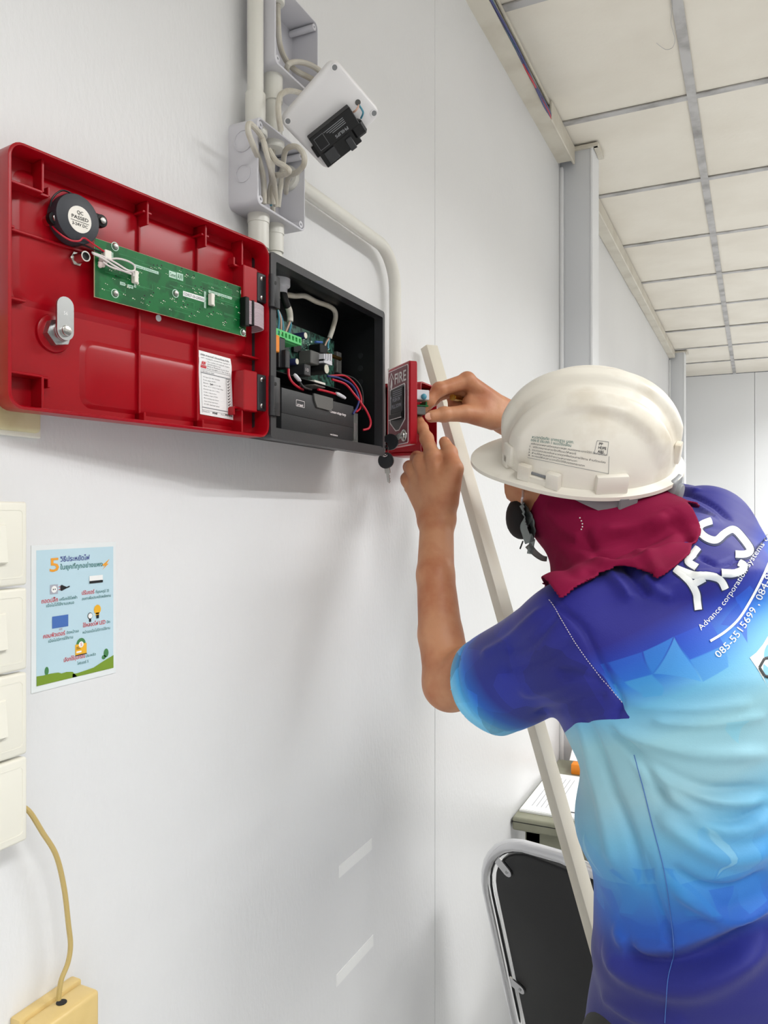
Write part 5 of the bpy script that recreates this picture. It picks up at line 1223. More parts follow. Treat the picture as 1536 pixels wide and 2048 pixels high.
hem0 = np.array(at(1195, 1992, .95)); hem_n = up + .15 * fwd
hh = (Vs - hem0) @ hem_n; mask = ~((cuffp > .0036) & (np.linalg.norm(Vs - Lcf, axis=1) < .12)) & (hh > -.0036)
nc = (cuffp > 0) & mask & (np.linalg.norm(Vs - Lcf, axis=1) < .12); Vs[nc] -= cuffp[nc][:, None] * sd
nh = (hh < 0) & mask; Vs[nh] -= hh[nh][:, None] * (hem_n / (hem_n @ hem_n))
arm_d = np.linalg.norm(Vs - Lcf, axis=1) < .12
Vs = Vs - normals(Vs, Qs) * (.0016 * np.exp(-((cuffp + .016) / .0022) ** 2) * arm_d)[:, None]
mask &= ~(((Vs - Rcf) @ ((Rcf - Rsh) / np.linalg.norm(Rcf - Rsh)) > 0) & (np.linalg.norm(Vs - Rcf, axis=1) < .12))
V2, Q2, used = keep(Vs, Qs, mask)
# --- shirt material: printed blue gradient with see-through facets
m = bpy.data.materials.new('shirt'); m.use_nodes = True; MATS['shirt'] = m; nt = m.node_tree; Lk = nt.links.new; bs = nt.nodes['Principled BSDF']
bs.inputs['Roughness'].default_value = .62; bs.inputs['Specular IOR Level'].default_value = .3; bs.inputs['Sheen Weight'].default_value = .15
def N_(t, **kw):
    n = nt.nodes.new(t)
    for k, v in kw.items(): setattr(n, k, v)
    return n
at1 = N_('ShaderNodeAttribute', attribute_name='print_coord')
xyz = N_('ShaderNodeSeparateXYZ'); Lk(at1.outputs['Vector'], xyz.inputs[0])
stops = [((1330, 1230), (31, 30, 128)), ((1330, 1290), (28, 58, 168)), ((1330, 1345), (44, 120, 208)), ((1330, 1400), (104, 176, 214)), ((1330, 1480), (148, 198, 212)), ((1330, 1590), (146, 190, 204)),
         ((1330, 1680), (108, 172, 204)), ((1330, 1770), (60, 140, 204)), ((1330, 1850), (36, 92, 184)), ((1330, 1915), (32, 40, 130)), ((1330, 1990), (28, 30, 112))]
sv = sorted([(uv_of(*p)[1], c) for p, c in stops]); v_lo, v_hi = sv[0][0], sv[-1][0]
mr = N_('ShaderNodeMapRange'); mr.inputs[1].default_value = v_lo; mr.inputs[2].default_value = v_hi; Lk(xyz.outputs[1], mr.inputs[0])
cr = N_('ShaderNodeValToRGB'); Lk(mr.outputs[0], cr.inputs[0]); el = cr.color_ramp.elements
while len(el) < len(sv): el.new(.5)
for e, (v, c) in zip(el, sv): e.position = (v - v_lo) / (v_hi - v_lo); e.color = lin(c) + (1,)
cur = cr.outputs[0]
def facet(pts, col, al, cur, base=None):
    P_ = [Vector(uv_of(*p)) for p in pts] if base is None else [Vector(base(*p)) for p in pts]
    area = sum(P_[i].x * P_[(i + 1) % len(P_)].y - P_[(i + 1) % len(P_)].x * P_[i].y for i in range(len(P_)))
    if area < 0: P_ = P_[::-1]
    last = None
    for i in range(len(P_)):
        a, b_ = P_[i], P_[(i + 1) % len(P_)]; d = b_ - a; n = Vector((-d.y, d.x)).normalized()
        dt = N_('ShaderNodeVectorMath', operation='DOT_PRODUCT'); Lk(at1.outputs['Vector'], dt.inputs[0]); dt.inputs[1].default_value = (n.x, n.y, 0)
        sb = N_('ShaderNodeMath', operation='SUBTRACT'); Lk(dt.outputs['Value'], sb.inputs[0]); sb.inputs[1].default_value = n.dot(a); o_ = sb.outputs[0]
        if last is not None:
            mn = N_('ShaderNodeMath', operation='MINIMUM'); Lk(last, mn.inputs[0]); Lk(o_, mn.inputs[1]); o_ = mn.outputs[0]
        last = o_
    ml = N_('ShaderNodeMapRange'); ml.inputs[1].default_value = 0; ml.inputs[2].default_value = .0008; ml.inputs[3].default_value = 0; ml.inputs[4].default_value = al; Lk(last, ml.inputs[0])
    mx = N_('ShaderNodeMix', data_type='RGBA'); Lk(ml.outputs[0], mx.inputs[0]); Lk(cur, mx.inputs[6]); mx.inputs[7].default_value = lin(col) + (1,)
    return mx.outputs[2]
for pts, col, al in (([(1210, 1326), (1285, 1303), (1305, 1348), (1231, 1367)], (36, 98, 200), .65), ([(1285, 1303), (1348, 1272), (1305, 1348)], (48, 128, 212), .7), ([(1348, 1272), (1405, 1365), (1305, 1348)], (72, 152, 218), .75),
                     ([(1231, 1367), (1305, 1348), (1326, 1392), (1247, 1403)], (70, 158, 214), .6), ([(1379, 1320), (1450, 1290), (1458, 1334), (1405, 1365)], (66, 142, 212), .75), ([(1348, 1272), (1420, 1240), (1450, 1290), (1379, 1320)], (28, 74, 190), .7),
                     ([(1474, 1250), (1496, 1236), (1496, 1288)], (24, 78, 190), .7), ([(1470, 1195), (1500, 1170), (1515, 1190), (1495, 1235)], (30, 92, 206), .6), ([(1440, 1250), (1478, 1205), (1495, 1235), (1474, 1255)], (24, 66, 180), .6),
                     ([(1450, 1445), (1500, 1440), (1480, 1490)], (128, 196, 218), .6), ([(1215, 1740), (1260, 1735), (1270, 1830), (1235, 1825)], (44, 124, 200), .5), ([(1260, 1735), (1310, 1745), (1325, 1840), (1270, 1830)], (66, 148, 208), .4),
                     ([(1235, 1825), (1325, 1840), (1330, 1890), (1262, 1882)], (30, 84, 178), .5), ([(1415, 1780), (1470, 1770), (1450, 1850)], (36, 96, 190), .6), ([(1470, 1770), (1536, 1730), (1536, 1800), (1500, 1830)], (50, 122, 200), .5),
                     ([(1405, 1650), (1460, 1690), (1425, 1760)], (140, 196, 216), .5), ([(1460, 1690), (1510, 1660), (1500, 1740), (1425, 1760)], (96, 168, 212), .4), ([(1380, 1700), (1405, 1650), (1425, 1760), (1360, 1770)], (88, 160, 206), .4)):
    cur = facet(pts, col, al, cur)
# sleeve: navy with pale facets towards the cuff (third and second print coordinates run along and around the sleeve)
sep2 = xyz.outputs[2]
at2 = N_('ShaderNodeAttribute', attribute_name='sleeve_coord'); x2 = N_('ShaderNodeSeparateXYZ'); Lk(at2.outputs['Vector'], x2.inputs[0])
c2 = N_('ShaderNodeValToRGB'); m2 = N_('ShaderNodeMapRange'); m2.inputs[1].default_value = -.16; m2.inputs[2].default_value = 0.0; Lk(x2.outputs[0], m2.inputs[0])
mz = N_('ShaderNodeMath', operation='MULTIPLY_ADD'); Lk(x2.outputs[1], mz.inputs[0]); mz.inputs[1].default_value = -.9
Lk(m2.outputs[0], mz.inputs[2]); Lk(mz.outputs[0], c2.inputs[0])
e2 = c2.color_ramp.elements
for _ in range(3): e2.new(.5)
for e, (v, c) in zip(e2, ((0, (30, 32, 118)), (.66, (28, 42, 138)), (.80, (30, 92, 184)), (.90, (64, 146, 204)), (.97, (110, 180, 214)))): e.position = v; e.color = lin(c) + (1,)
vo = N_('ShaderNodeTexVoronoi', feature='F1'); vo.inputs['Scale'].default_value = 26; Lk(at2.outputs['Vector'], vo.inputs['Vector'])
hv = N_('ShaderNodeMix', data_type='RGBA'); hv.blend_type = 'SOFT_LIGHT'; hv.inputs[0].default_value = .45; Lk(c2.outputs[0], hv.inputs[6]); Lk(vo.outputs['Color'], hv.inputs[7])
hs_ = N_('ShaderNodeHueSaturation'); hs_.inputs['Hue'].default_value = .5; Lk(c2.outputs[0], hs_.inputs['Color'])
gv_ = N_('ShaderNodeSeparateXYZ'); Lk(vo.outputs['Color'], gv_.inputs[0]); vr = N_('ShaderNodeMapRange'); vr.inputs[3].default_value = .75; vr.inputs[4].default_value = 1.35; Lk(gv_.outputs[0], vr.inputs[0]); Lk(vr.outputs[0], hs_.inputs['Value'])
gt = N_('ShaderNodeMath', operation='GREATER_THAN'); Lk(xyz.outputs[2], gt.inputs[0]); gt.inputs[1].default_value = 0
fm = N_('ShaderNodeMix', data_type='RGBA'); Lk(gt.outputs[0], fm.inputs[0]); Lk(cur, fm.inputs[6]); Lk(hs_.outputs[0], fm.inputs[7]); Lk(fm.outputs[2], bs.inputs['Base Color'])
tcx = N_('ShaderNodeTexCoord'); nz = N_('ShaderNodeTexNoise'); nz.inputs['Scale'].default_value = 700; Lk(tcx.outputs['Object'], nz.inputs['Vector'])
bp = N_('ShaderNodeBump'); bp.inputs['Strength'].default_value = .2; bp.inputs['Distance'].default_value = .0006; Lk(nz.outputs['Fac'], bp.inputs['Height']); Lk(bp.outputs[0], bs.inputs['Normal'])
shirt = nobj('shirt', V2, Q2, 'shirt', worker, label='blue printed polo shirt fading to pale cyan')
def attr(o, name, data):
    a = o.data.attributes.new(name, 'FLOAT_VECTOR', 'POINT'); a.data.foreach_set('vector', np.ascontiguousarray(data, np.float32).ravel())
attr(shirt, 'print_coord', np.stack([pu, pv, slv], 1)[used])
sx_ = np.cross(sd, up); sx_ /= np.linalg.norm(sx_); attr(shirt, 'sleeve_coord', np.stack([cuffp, (Vs - Lcf) @ np.cross(sx_, sd), (Vs - Lcf) @ sx_], 1)[used])
so = shirt.modifiers.new('cloth', 'SOLIDIFY'); so.thickness = .002; so.offset = -1
# --- lettering on the back: strokes and text laid on the cloth
def on(px, py, lift=.0008):
    h_, n_ = hit(T1, px, py)
    if h_ is None: return at(px, py, .9)
    if n_.dot(Vector((CD, 0, CZ)) - h_) < 0: n_ = -n_
    return h_ + n_ * lift
def stroke(g, pts, w, lift=.0008, hgt=.0008):
    sp = spline([(x, y, 0) for x, y in pts], 7); rows = []
    for i, p in enumerate(sp):
        t = (sp[min(i + 1, len(sp) - 1)] - sp[max(i - 1, 0)]).normalized(); n = Vector((-t.y, t.x, 0))
        rows.append([on(p.x + n.x * w * k, p.y + n.y * w * k, lift + hgt * (1 - k * k)) for k in (-1, -.75, -.4, 0, .4, .75, 1)])
    m_ = 7; g.add([q for r in rows for q in r], [(i * m_ + k, i * m_ + k + 1, (i + 1) * m_ + k + 1, (i + 1) * m_ + k) for i in range(len(rows) - 1) for k in range(m_ - 1)])
ACS = [[(1350, 1138), (1376, 1160), (1391, 1184), (1394, 1204), (1396, 1220)], [(1352, 1138), (1385, 1150), (1420, 1152), (1440, 1160), (1450, 1178)], [(1380, 1172), (1408, 1156)],
       [(1396, 1096), (1384, 1112), (1376, 1124), (1394, 1136)], [(1442, 1146), (1466, 1147), (1483, 1141), (1487, 1132), (1478, 1126)],
       [(1422, 1042), (1402, 1050), (1398, 1062), (1412, 1076), (1432, 1081), (1450, 1066), (1467, 1060), (1484, 1076), (1500, 1100), (1490, 1109), (1470, 1109)]]
g = G(); gs = G()
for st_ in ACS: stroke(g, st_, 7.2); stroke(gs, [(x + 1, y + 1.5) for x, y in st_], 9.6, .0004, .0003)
stroke(g, [(1420, 1283), (1450, 1264), (1478, 1237), (1505, 1192), (1530, 1143), (1540, 1120)], 2.6, .0007, .0004)
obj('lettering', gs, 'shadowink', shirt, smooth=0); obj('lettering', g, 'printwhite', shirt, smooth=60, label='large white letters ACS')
def along(pts):
    sp = spline([(x, y, 0) for x, y in pts], 10); L_ = [0]
    for i in range(1, len(sp)): L_.append(L_[-1] + (sp[i] - sp[i - 1]).length)
    def f(x, y):                              # x along the path in pixels, y above it
        i = 1
        while i < len(L_) - 1 and L_[i] < x: i += 1
        a, b_ = sp[i - 1], sp[i]; t = (x - L_[i - 1]) / max(1e-6, L_[i] - L_[i - 1]); p = a + (b_ - a) * t; d = (b_ - a).normalized()
        return on(p.x + d.y * y, p.y - d.x * y, .0008)
    return f, L_[-1]
g = G()
f1, L1 = along([(1402, 1262), (1440, 1222), (1475, 1172), (1505, 1125), (1535, 1080), (1545, 1064)]); put_text(g, 'Advance corporation systems co.,', 0, 0, 12, f1, L1)
f2, L2 = along([(1437, 1318), (1470, 1284), (1506, 1232), (1536, 1170), (1548, 1142)]); put_text(g, '085-5515699 , 084-82', 0, 0, 15, f2, L2)
obj('lettering', g, 'printwhite', shirt, smooth=0)
# white badge with a hexagon mark at the right edge
g = G(); bp_ = [(1499, 1316), (1512, 1306), (1525, 1290), (1538, 1268), (1552, 1250), (1552, 1300), (1552, 1350), (1552, 1400), (1538, 1380), (1526, 1358), (1514, 1338)]
cpx = on(1536, 1325, .0006); g.add([on(x, y, .0006) for x, y in bp_] + [on(1525, 1325, .0006), on(1540, 1325, .0006)], [(i, (i + 1) % 11, 11) for i in range(11)])
obj('badge', g, 'printwhite', shirt, smooth=60)
g = G()
for a_, b_ in zip([(1518, 1336), (1528, 1318), (1548, 1314)], [(1528, 1318), (1548, 1314), (1560, 1318)]): stroke(g, [a_, ((a_[0] + b_[0]) / 2, (a_[1] + b_[1]) / 2), b_], 2.6, .001, .0003)
for a_, b_ in zip([(1518, 1336), (1528, 1352)], [(1528, 1352), (1548, 1358)]): stroke(g, [a_, ((a_[0] + b_[0]) / 2, (a_[1] + b_[1]) / 2), b_], 2.6, .001, .0003)
obj('badge_mark', g, 'inkblack', shirt, smooth=0)
# side seam stitches
g = G(); 
for i in range(46):
    f = i / 45
    p = on(1098 + (1242 - 1098) * f ** .9 - 14 * math.sin(math.pi * f), 1200 + 202 * f, .0006); q = on(1098 + (1242 - 1098) * (f + .012) ** .9 - 14 * math.sin(math.pi * f), 1200 + 202 * (f + .012), .0006)
    g.tube([p, q], .0004, 5)
s_ = obj('stitching', g, 'wirewhite', shirt); s_['kind'] = 'stuff'
g = G(); sp = spline([(1268, 1510, 0), (1285, 1570, 0), (1305, 1650, 0), (1328, 1740, 0), (1340, 1820, 0), (1348, 1900, 0), (1336, 1960, 0), (1330, 2046, 0)], 8)
g.tube([on(p.x, p.y, .0004) for p in sp], .0004, 6); obj('side_seam', g, 'p_blue', shirt)
# --- trousers and shoes
t = SDF((.05, .55, .02), (.9, 1.5, 1.12), .006)
t.sect(sp_[0] + up * .05, sp_[0] - up * .02, .160, .115, .165, .125, ah, fwd, .02)
for h0, k0, a0_ in legs: t.cone(h0, k0, .092, .072, .03); t.cone(k0, a0_ + up * .0, .072, .058, .03)
lf_ = A(1325, 2165, .85); t.cone(lf_, legs[0][1], .092, .074, .04)
Vt, Qt = t.mesh(); Vt, Qt, _ = keep(Vt, Qt, Vt[:, 2] > .07); nobj('trousers', Vt, Qt, 'trouser', worker)
for h0, k0, a0_ in legs:
    t = SDF(a0_ - .3, a0_ + .3, .005); z0 = np.array((a0_[0], a0_[1], .045)); t.cone(z0 - fwd * .05, z0 + fwd * .19, .042, .040, .02, flat=(up, .9)); t.cone(a0_, z0, .045, .042, .02)
    Vt, Qt = t.mesh(); Vt[:, 2] = np.maximum(Vt[:, 2], 0.0); nobj('shoe', Vt, Qt, 'shoe', worker)

# --- maroon hood
h = SDF((.06, .66, 1.30), (.78, 1.45, 1.75), .003)
hull(h, .0105, 3, .9)
h.ell(Hc - hf * .010 + hu2 * .002, HX, (.092, .077, .118), .01)
h.ell(Hc + hf * .018 - hu2 * .062, HX, (.058, .062, .052), .03)
nk = A(1285, 1115, .985)
h.cone(Hc - hu2 * .05 - hf * .015, nk + up * .02, .060, .064, .015)
h.cone(A(1185, 1060, .985), A(1170, 1168, .985), .052, .042, .04)                 # cloth down the throat
h.cone(nk + up * .015, A(1205, 1130, .945), .066, .046, .03); h.cone(nk + up * .015, A(1300, 1085, .960), .064, .050, .03)
Vh, Qh = h.mesh(); Th = tree(Vh, Qh)
Vh = folds(Vh, Qh, Th, [([(1120, 1080), (1180, 1090), (1240, 1075), (1310, 1050)], -.006, .008), ([(1160, 1062), (1175, 1085), (1190, 1110), (1230, 1120)], -.008, .008), ([(1165, 1090), (1215, 1130), (1290, 1120), (1370, 1080)], .007, .010),
        ([(1180, 1120), (1250, 1100), (1320, 1070), (1350, 1040)], -.006, .008), ([(1200, 1060), (1260, 1060), (1320, 1040), (1350, 1020)], .006, .009), ([(1330, 1020), (1360, 1050), (1375, 1085)], -.006, .008),
        ([(1090, 1010), (1130, 1060), (1160, 1075)], .004, .010), ([(1110, 1120), (1150, 1150), (1190, 1140)], -.004, .010), ([(1270, 1100), (1300, 1118), (1318, 1150)], .004, .008), ([(1310, 1100), (1350, 1085), (1385, 1070)], -.004, .007)])
# hem: how far the cloth reaches from the neck, by direction round it
ax = up; e1 = rv; e2_ = tv_
Th = tree(Vh, Qh); hp = []
for px, py in ((1120, 1194), (1138, 1185), (1165, 1164), (1200, 1142), (1240, 1124), (1262, 1126), (1285, 1138), (1313, 1153), (1330, 1146), (1350, 1130), (1378, 1106), (1386, 1085)):
    h_, _n = hit(Th, px, py)
    if h_ is None: h_ = at(px, py, .97)
    q = np.array(h_) - nk; hp.append((math.atan2(q @ e2_, q @ e1), float(np.linalg.norm(q))))
hp += [(math.radians(-42), .068), (math.radians(-20), .061), (math.radians(15), .060), (math.radians(60), .075), (math.radians(100), .10), (math.radians(140), .10), (math.radians(175), .105), (math.radians(-172), .112)]; print('HEM', [(round(math.degrees(a)), round(b, 3)) for a, b in sorted(hp)])
hp.sort(); aa = np.array([p[0] for p in hp]); ss = np.array([p[1] for p in hp])
q = Vh - nk; az = np.arctan2(q @ e2_, q @ e1); lim = np.interp(az, np.concatenate([aa - 2 * math.pi, aa, aa + 2 * math.pi]), np.concatenate([ss, ss, ss]))
dd = np.linalg.norm(q, axis=1); hq = np.linalg.norm(((Vh - (Hc - hu2 * .012)) @ HX) / np.array((.112, .10, .135)), axis=1) < 1
thr = poly_dist(Vh, np.array([A(1150, 1040, .99), A(1185, 1060, .985), A(1172, 1150, .985)]))[0] < .075
lim = np.where(hq | (thr & (q[:, 2] > -.075)), 9, lim); lim = np.where((q[:, 2] > .02) & (poly_dist(Vh, np.array([nk + up * .03, Hc - hf * .01, Hc + hu2 * .1]))[0] < .064 + .040 * np.clip((q[:, 2] - .05) / .05, 0, 1)), 9, lim); mk_ = dd < lim + .0035
ov = mk_ & (dd > lim); Vh[ov] = nk + q[ov] * (lim[ov] / dd[ov])[:, None]
Vh2, Qh2, _ = keep(Vh, Qh, mk_)
hood = nobj('hood', Vh2, Qh2, 'maroon', worker, label='maroon cloth hood draped over the shoulders'); so = hood.modifiers.new('cloth', 'SOLIDIFY'); so.thickness = .0022; so.offset = -1
Th = tree(Vh, Qh)
def onh(px, py, lift=.002):
    h_, n_ = hit(Th, px, py)
    if h_ is None: return at(px, py, 1.0)
    if n_.dot(Vector((CD, 0, CZ)) - h_) < 0: n_ = -n_
    return h_ + n_ * lift
# --- face mask: black cup and its crumpled grey ear strap
mk = G(); mc = Hc + hf * .086 - hu2 * .066
bm = bmesh.new(); bmesh.ops.create_uvsphere(bm, u_segments=20, v_segments=14, radius=1)
XM_ = Matrix([list(HX[i]) + [mc[i]] for i in range(3)] + [[0, 0, 0, 1]]) @ Matrix.Diagonal((.022, .032, .030, 1)); mk.bm(bm, XM_)
mask_o = obj('face_mask', mk, 'maskblack', worker, label='black face mask')
def ribbon(pts, w, mat, name, parent, lift=.003, wav=0):
    sp = spline([(x, y, 0) for x, y in pts], 6); rows = []
    for i, p in enumerate(sp):
        t_ = (sp[min(i + 1, len(sp) - 1)] - sp[max(i - 1, 0)]).normalized(); n = Vector((-t_.y, t_.x, 0)); ww = w[0] + (w[1] - w[0]) * i / (len(sp) - 1) if isinstance(w, tuple) else w
        rows.append([onh(p.x + n.x * ww * k, p.y + n.y * ww * k, lift + wav * math.sin(i * 1.1 + k)) for k in (-1, -.5, 0, .5, 1)])
    g = G(); g.add([q for r in rows for q in r], [(i * 5 + k, i * 5 + k + 1, (i + 1) * 5 + k + 1, (i + 1) * 5 + k) for i in range(len(rows) - 1) for k in range(4)])
    o = obj(name, g, mat, parent, smooth=60); so_ = o.modifiers.new('cloth', 'SOLIDIFY'); so_.thickness = .0014; return o
ribbon([(1046, 1008), (1054, 1022), (1060, 1036), (1050, 1052), (1054, 1068), (1060, 1085)], (8, 10), 'clothgrey', 'ear_strap', mask_o, .004, .0008)
ribbon([(1060, 1024), (1067, 1045), (1068, 1065), (1063, 1090), (1060, 1108)], (4, 6), 'clothgrey', 'ear_strap', mask_o, .003, .0008)
ribbon([(1056, 1090), (1070, 1106), (1084, 1116), (1094, 1118)], (7, 5), 'greyplate', 'ear_strap', mask_o, .003, .001)
obj('cord', G().tube(spline([onh(1052, 978, .004), onh(1046, 990, .005), onh(1044, 1000, .005), onh(1050, 1008, .004)], 6), .0016, 7), 'wirewhite', mask_o)
obj('cord', G().tube([at(1046, 1082, 1.0), at(1040, 1098, 1.0)], .0010, 6), 'maskblack', mask_o)
g = G()
for x, y in ((1160, 1036), (1163, 1042), (1165, 1048), (1165, 1054), (1163, 1059)): g.ball(onh(x, y, .0004), .0009, 6)
s_ = obj('white_stitches', g, 'printwhite', hood); s_['kind'] = 'stuff'

# ------------------------------------------------------------------ safety helmet
HO = A(1172, 914, 1.015)                                  # centre of the rim
rl = math.radians(29); pt = math.radians(4); hl2h = hl * math.cos(rl) - hu * math.sin(rl); hfh = hf * math.cos(pt) + np.cross(hf, hl2h) * math.sin(pt); huh = np.cross(hfh, hl2h)
MH = Matrix([[hfh[i], hl2h[i], huh[i], HO[i]] for i in range(3)] + [[0, 0, 0, 1]])
helm = thing('safety_helmet', 'scuffed white safety helmet with a peak on the worker\'s head', 'helmet', tuple(HO))
La, Lw, Lh = .109, .097, .108
NU, NV = 160, 64
def dome(u, v, off=0.0):                                   # u round from the front, v from the rim to the crown
    e = v * math.pi / 2
    c = math.cos(e) ** .80; sz = math.sin(e) ** .92
    x, y = math.cos(u), math.sin(u)
    lx = La * (1.0 if x > 0 else 1.02); px_, py_, pz_ = lx * c * x, Lw * c * y, Lh * sz
    lat = py_; hgt = pz_ / Lh
    fade = min(1, max(0, (hgt - .16) / .28))
    fr_ = min(1, max(0, (1.02 * La - abs(px_)) / .03))
    rd = .0100 * math.exp(-(lat / .0165) ** 6) * fade + .0085 * math.exp(-((abs(lat) - .052) / .012) ** 6) * fade
    n = Vector((x * c / lx, y * c / Lw, sz / Lh)).normalized()
    return Vector((px_, py_, pz_)) + n * (rd + off)
g = G(); vs = []
for j in range(NV + 1):
    for i in range(NU): vs.append(dome(2 * math.pi * i / NU, min(.999, j / NV)))
fs = [(j * NU + i, j * NU + (i + 1) % NU, (j + 1) * NU + (i + 1) % NU, (j + 1) * NU + i) for j in range(NV) for i in range(NU)] + [tuple(NV * NU + i for i in range(NU))]
g.add(vs, fs, MH)
shell = obj('shell', g, 'helmet', helm, smooth=60); so = shell.modifiers.new('thickness', 'SOLIDIFY'); so.thickness = .0025; so.offset = -1
# rim, wider and drooping into a peak at the front
def rim(u, k):
    x, y = math.cos(u), math.sin(u); w = .0110 + .030 * max(0, x) ** 6
    c = Vector((La * x * (1 if x > 0 else 1.02), Lw * y, 0)); n = Vector((x, y, 0)).normalized()
    w2 = w * (1.0 if k <= 1 else 1)
    drop = -.004 * k - .007 * max(0, x) ** 3 * abs(k) ** 1.5 + .006 * max(0, -x) * k * 0
    return c + n * (w2 * k) + Vector((0, 0, drop))
g = G(); ks = (-.12, 0, .25, .5, .75, 1.0)
top = [rim(2 * math.pi * i / NU, k) + Vector((0, 0, .0022)) for k in ks for i in range(NU)]; bot = [rim(2 * math.pi * i / NU, k) - Vector((0, 0, .0012 if k < 1 else .0026)) for k in ks for i in range(NU)]
nk_ = len(ks); o_ = nk_ * NU
fs = [(k * NU + i, (k + 1) * NU + i, (k + 1) * NU + (i + 1) % NU, k * NU + (i + 1) % NU) for k in range(nk_ - 1) for i in range(NU)]
fs += [tuple(o_ + q for q in f[::-1]) for f in fs] + [((nk_ - 1) * NU + i, o_ + (nk_ - 1) * NU + i, o_ + (nk_ - 1) * NU + (i + 1) % NU, (nk_ - 1) * NU + (i + 1) % NU) for i in range(NU)]
obj('brim', g.add(top + bot, fs, MH), 'helmet', helm, smooth=50)
def hl_frame(deg, z, out=0.0):                            # a frame on the lower shell: x along the rim, y up, z outwards
    u = math.radians(deg); p = Vector((La * math.cos(u) * 1.0, Lw * math.sin(u), z)); n = Vector((math.cos(u) / La, math.sin(u) / Lw, 0)).normalized()
    return MH @ frame(p + n * out, Vector((0, 0, 1)).cross(n), (0, 0, 1))
X1_ = hl_frame(106, .0); obj('lug', G().box((-.019, -.001, -.004), (.019, .023, .0065), .0025, 2, X1_), 'helmet', helm)
X2_ = hl_frame(60, .0)
for sx in (-1, 1): obj('slot_lug', G().box((sx * .020 - .009, -.001, -.004), (sx * .020 + .009, .020, .006), .0022, 2, X2_), 'helmet', helm)
obj('slot_lug', G().box((-.013, -.001, -.004), (.013, .009, .0045), .0015, 1, X2_), 'helmet', helm)
obj('slot', G().box((-.0115, .0095, -.001), (.0115, .0125, .0012), 0, 1, X2_), 'inkgrey', helm)
X3_ = hl_frame(30, .0); obj('front_lug', G().box((-.010, .006, -.004), (.010, .034, .0045), .003, 2, X3_), 'helmet', helm); obj('front_lug', G().box((-.014, -.001, -.004), (.002, .02, .0045), .003, 2, X3_), 'helmet', helm)
X4_ = hl_frame(166, .012); obj('rear_clip', G().box((-.008, .0, -.002), (.008, .026, .006), .002, 2, X4_), 'helmet', helm)
# suspension strap under the rear of the rim
g = G(); rows = []
for i in range(41):
    u = math.radians(78 + (282 - 78) * i / 40); ex_ = 1 if i > 5 else .0
    hgt = .030 * min(1, i / 7) * min(1, (40 - i) / 7)
    c = Vector((.110 * math.cos(u) - .002, .1035 * math.sin(u), 0)); rows.append([c + Vector((0, 0, -.003)), c * 1.012 + Vector((0, 0, -.004)), c * 1.01 + Vector((0, 0, -.004 - hgt)), c * .97 + Vector((0, 0, -.005 - hgt)), c * .97 + Vector((0, 0, -.003))])
g.add([q for r in rows for q in r], [(i * 5 + k, (i + 1) * 5 + k, (i + 1) * 5 + (k + 1) % 5, i * 5 + (k + 1) % 5) for i in range(40) for k in range(5)] + [(4, 3, 2, 1, 0), tuple(200 + k for k in range(5))], MH)
band = obj('headband', g, 'strapgrey', helm, smooth=40)
def bandfr(deg):
    u = math.radians(deg); p = Vector((.112 * math.cos(u) - .002, .1055 * math.sin(u), -.02)); n = Vector((math.cos(u), math.sin(u), 0)); return MH @ frame(p, Vector((0, 0, 1)).cross(n), (0, 0, 1))
obj('band_loop', G().box((-.012, -.022, -.003), (.012, .016, .003), .0015, 1, bandfr(116)), 'strapgrey', band)
obj('ratchet', G().box((-.016, -.018, -.004), (.016, .020, .008), .005, 3, bandfr(157)).cyl((0, 0, .008), (0, 0, .013), .012, 18, bandfr(157), bev=.002), 'strapgrey', band)
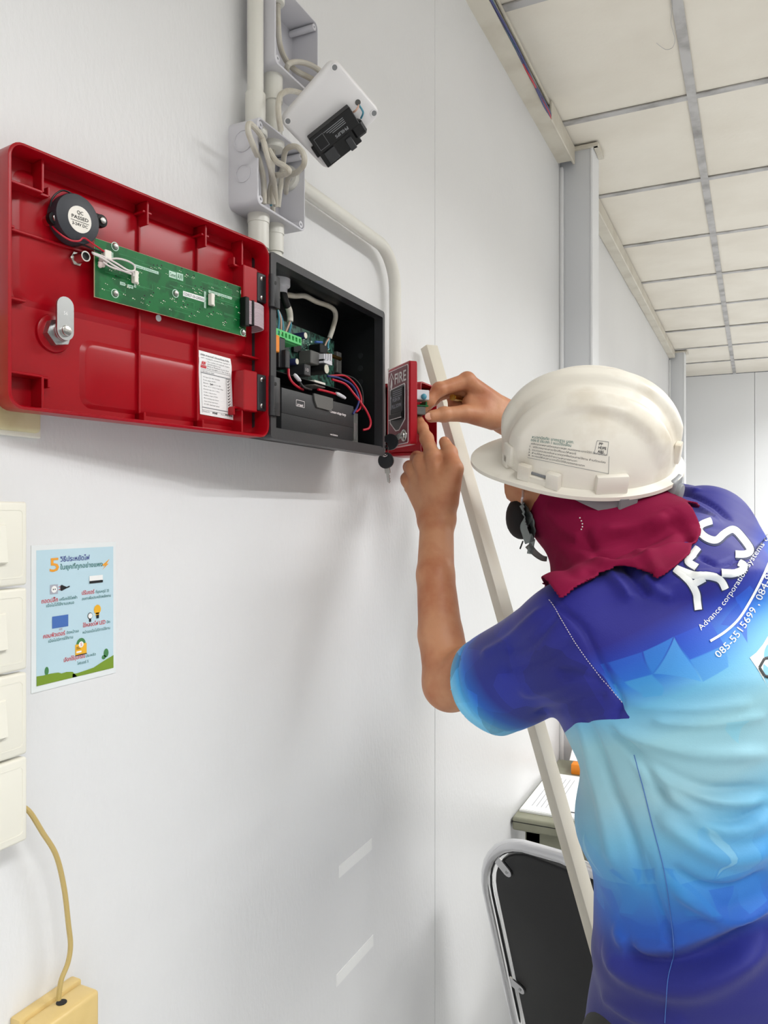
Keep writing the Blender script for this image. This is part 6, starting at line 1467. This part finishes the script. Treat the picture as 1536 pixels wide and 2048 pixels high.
# label print on the side
Thm = BVHTree.FromPolygons([MH @ v for v in vs], [f for f in [(j * NU + i, j * NU + (i + 1) % NU, (j + 1) * NU + (i + 1) % NU, (j + 1) * NU + i) for j in range(NV) for i in range(NU)]])
def onm(px, py, lift=.0005):
    h_, n_ = hit(Thm, px, py)
    if h_ is None: return at(px, py, .93)
    if n_.dot(Vector((CD, 0, CZ)) - h_) < 0: n_ = -n_
    return h_ + n_ * lift
def lp(x, y):                                              # label coordinates 0..1 -> helmet
    a = Vector((1056, 914)).lerp(Vector((1217, 946)), x); b_ = Vector((1062, 862)).lerp(Vector((1224, 880)), x); p = a.lerp(b_, y); return onm(p.x, p.y)
g = G()
for y, sx0, w, s_ in ((.50, .02, .93, 'ผลิตจากพลาสติกคุณภาพสูง ทนแรงกระแทกได้ดี ใช้งานทั่วไป'), (.385, .0, .58, '1. ปรับขนาดสายรัดศีรษะให้พอดี'), (.27, .0, .95, '2. ตรวจสอบรองในหมวกทุกครั้งก่อนการใช้งาน ห้ามดัดแปลง'), (.155, .0, .60, '3. ห้ามใช้สารเคมีทำความสะอาดหมวก'), (.05, .0, .70, '4. ควรเปลี่ยนหมวกเมื่อได้รับแรงกระแทก')): put_text(g, s_, sx0, y, .062, lp, w, res=1)
put_text(g, 'PP', .845, .80, .085, lp, .05, bold=.02); put_text(g, 'HDPE', .84, .68, .085, lp, .10, bold=.02); put_text(g, 'ABS', .84, .56, .085, lp, .075, bold=.02)
obj('lettering', g, 'ink', shell, smooth=0)
g = G(); put_text(g, 'หมวกนิรภัย มาตรฐาน มอก.', .02, .74, .10, lp, .52, res=1); put_text(g, 'ชนิด E ประเภท 1 แบบปรับเลื่อน', .01, .62, .10, lp, .50, res=1); obj('lettering', g, 'p_teal', shell, smooth=0)
g = G()
for a, b_ in (((.80, .52), (.96, .52)), ((.96, .52), (.96, .93)), ((.96, .93), (.82, .93)), ((.82, .93), (.80, .52)), ((0, -.02), (1, -.02)), ((1, -.02), (.985, .5))):
    P_ = [lp(a[0] + (b_[0] - a[0]) * i / 8, a[1] + (b_[1] - a[1]) * i / 8) for i in range(9)]; g.tube(P_, .00022, 4)
obj('label_outline', g, 'inkgrey', shell, smooth=0)
for o in bpy.data.objects:
    if '_base' in o: del o['_base']
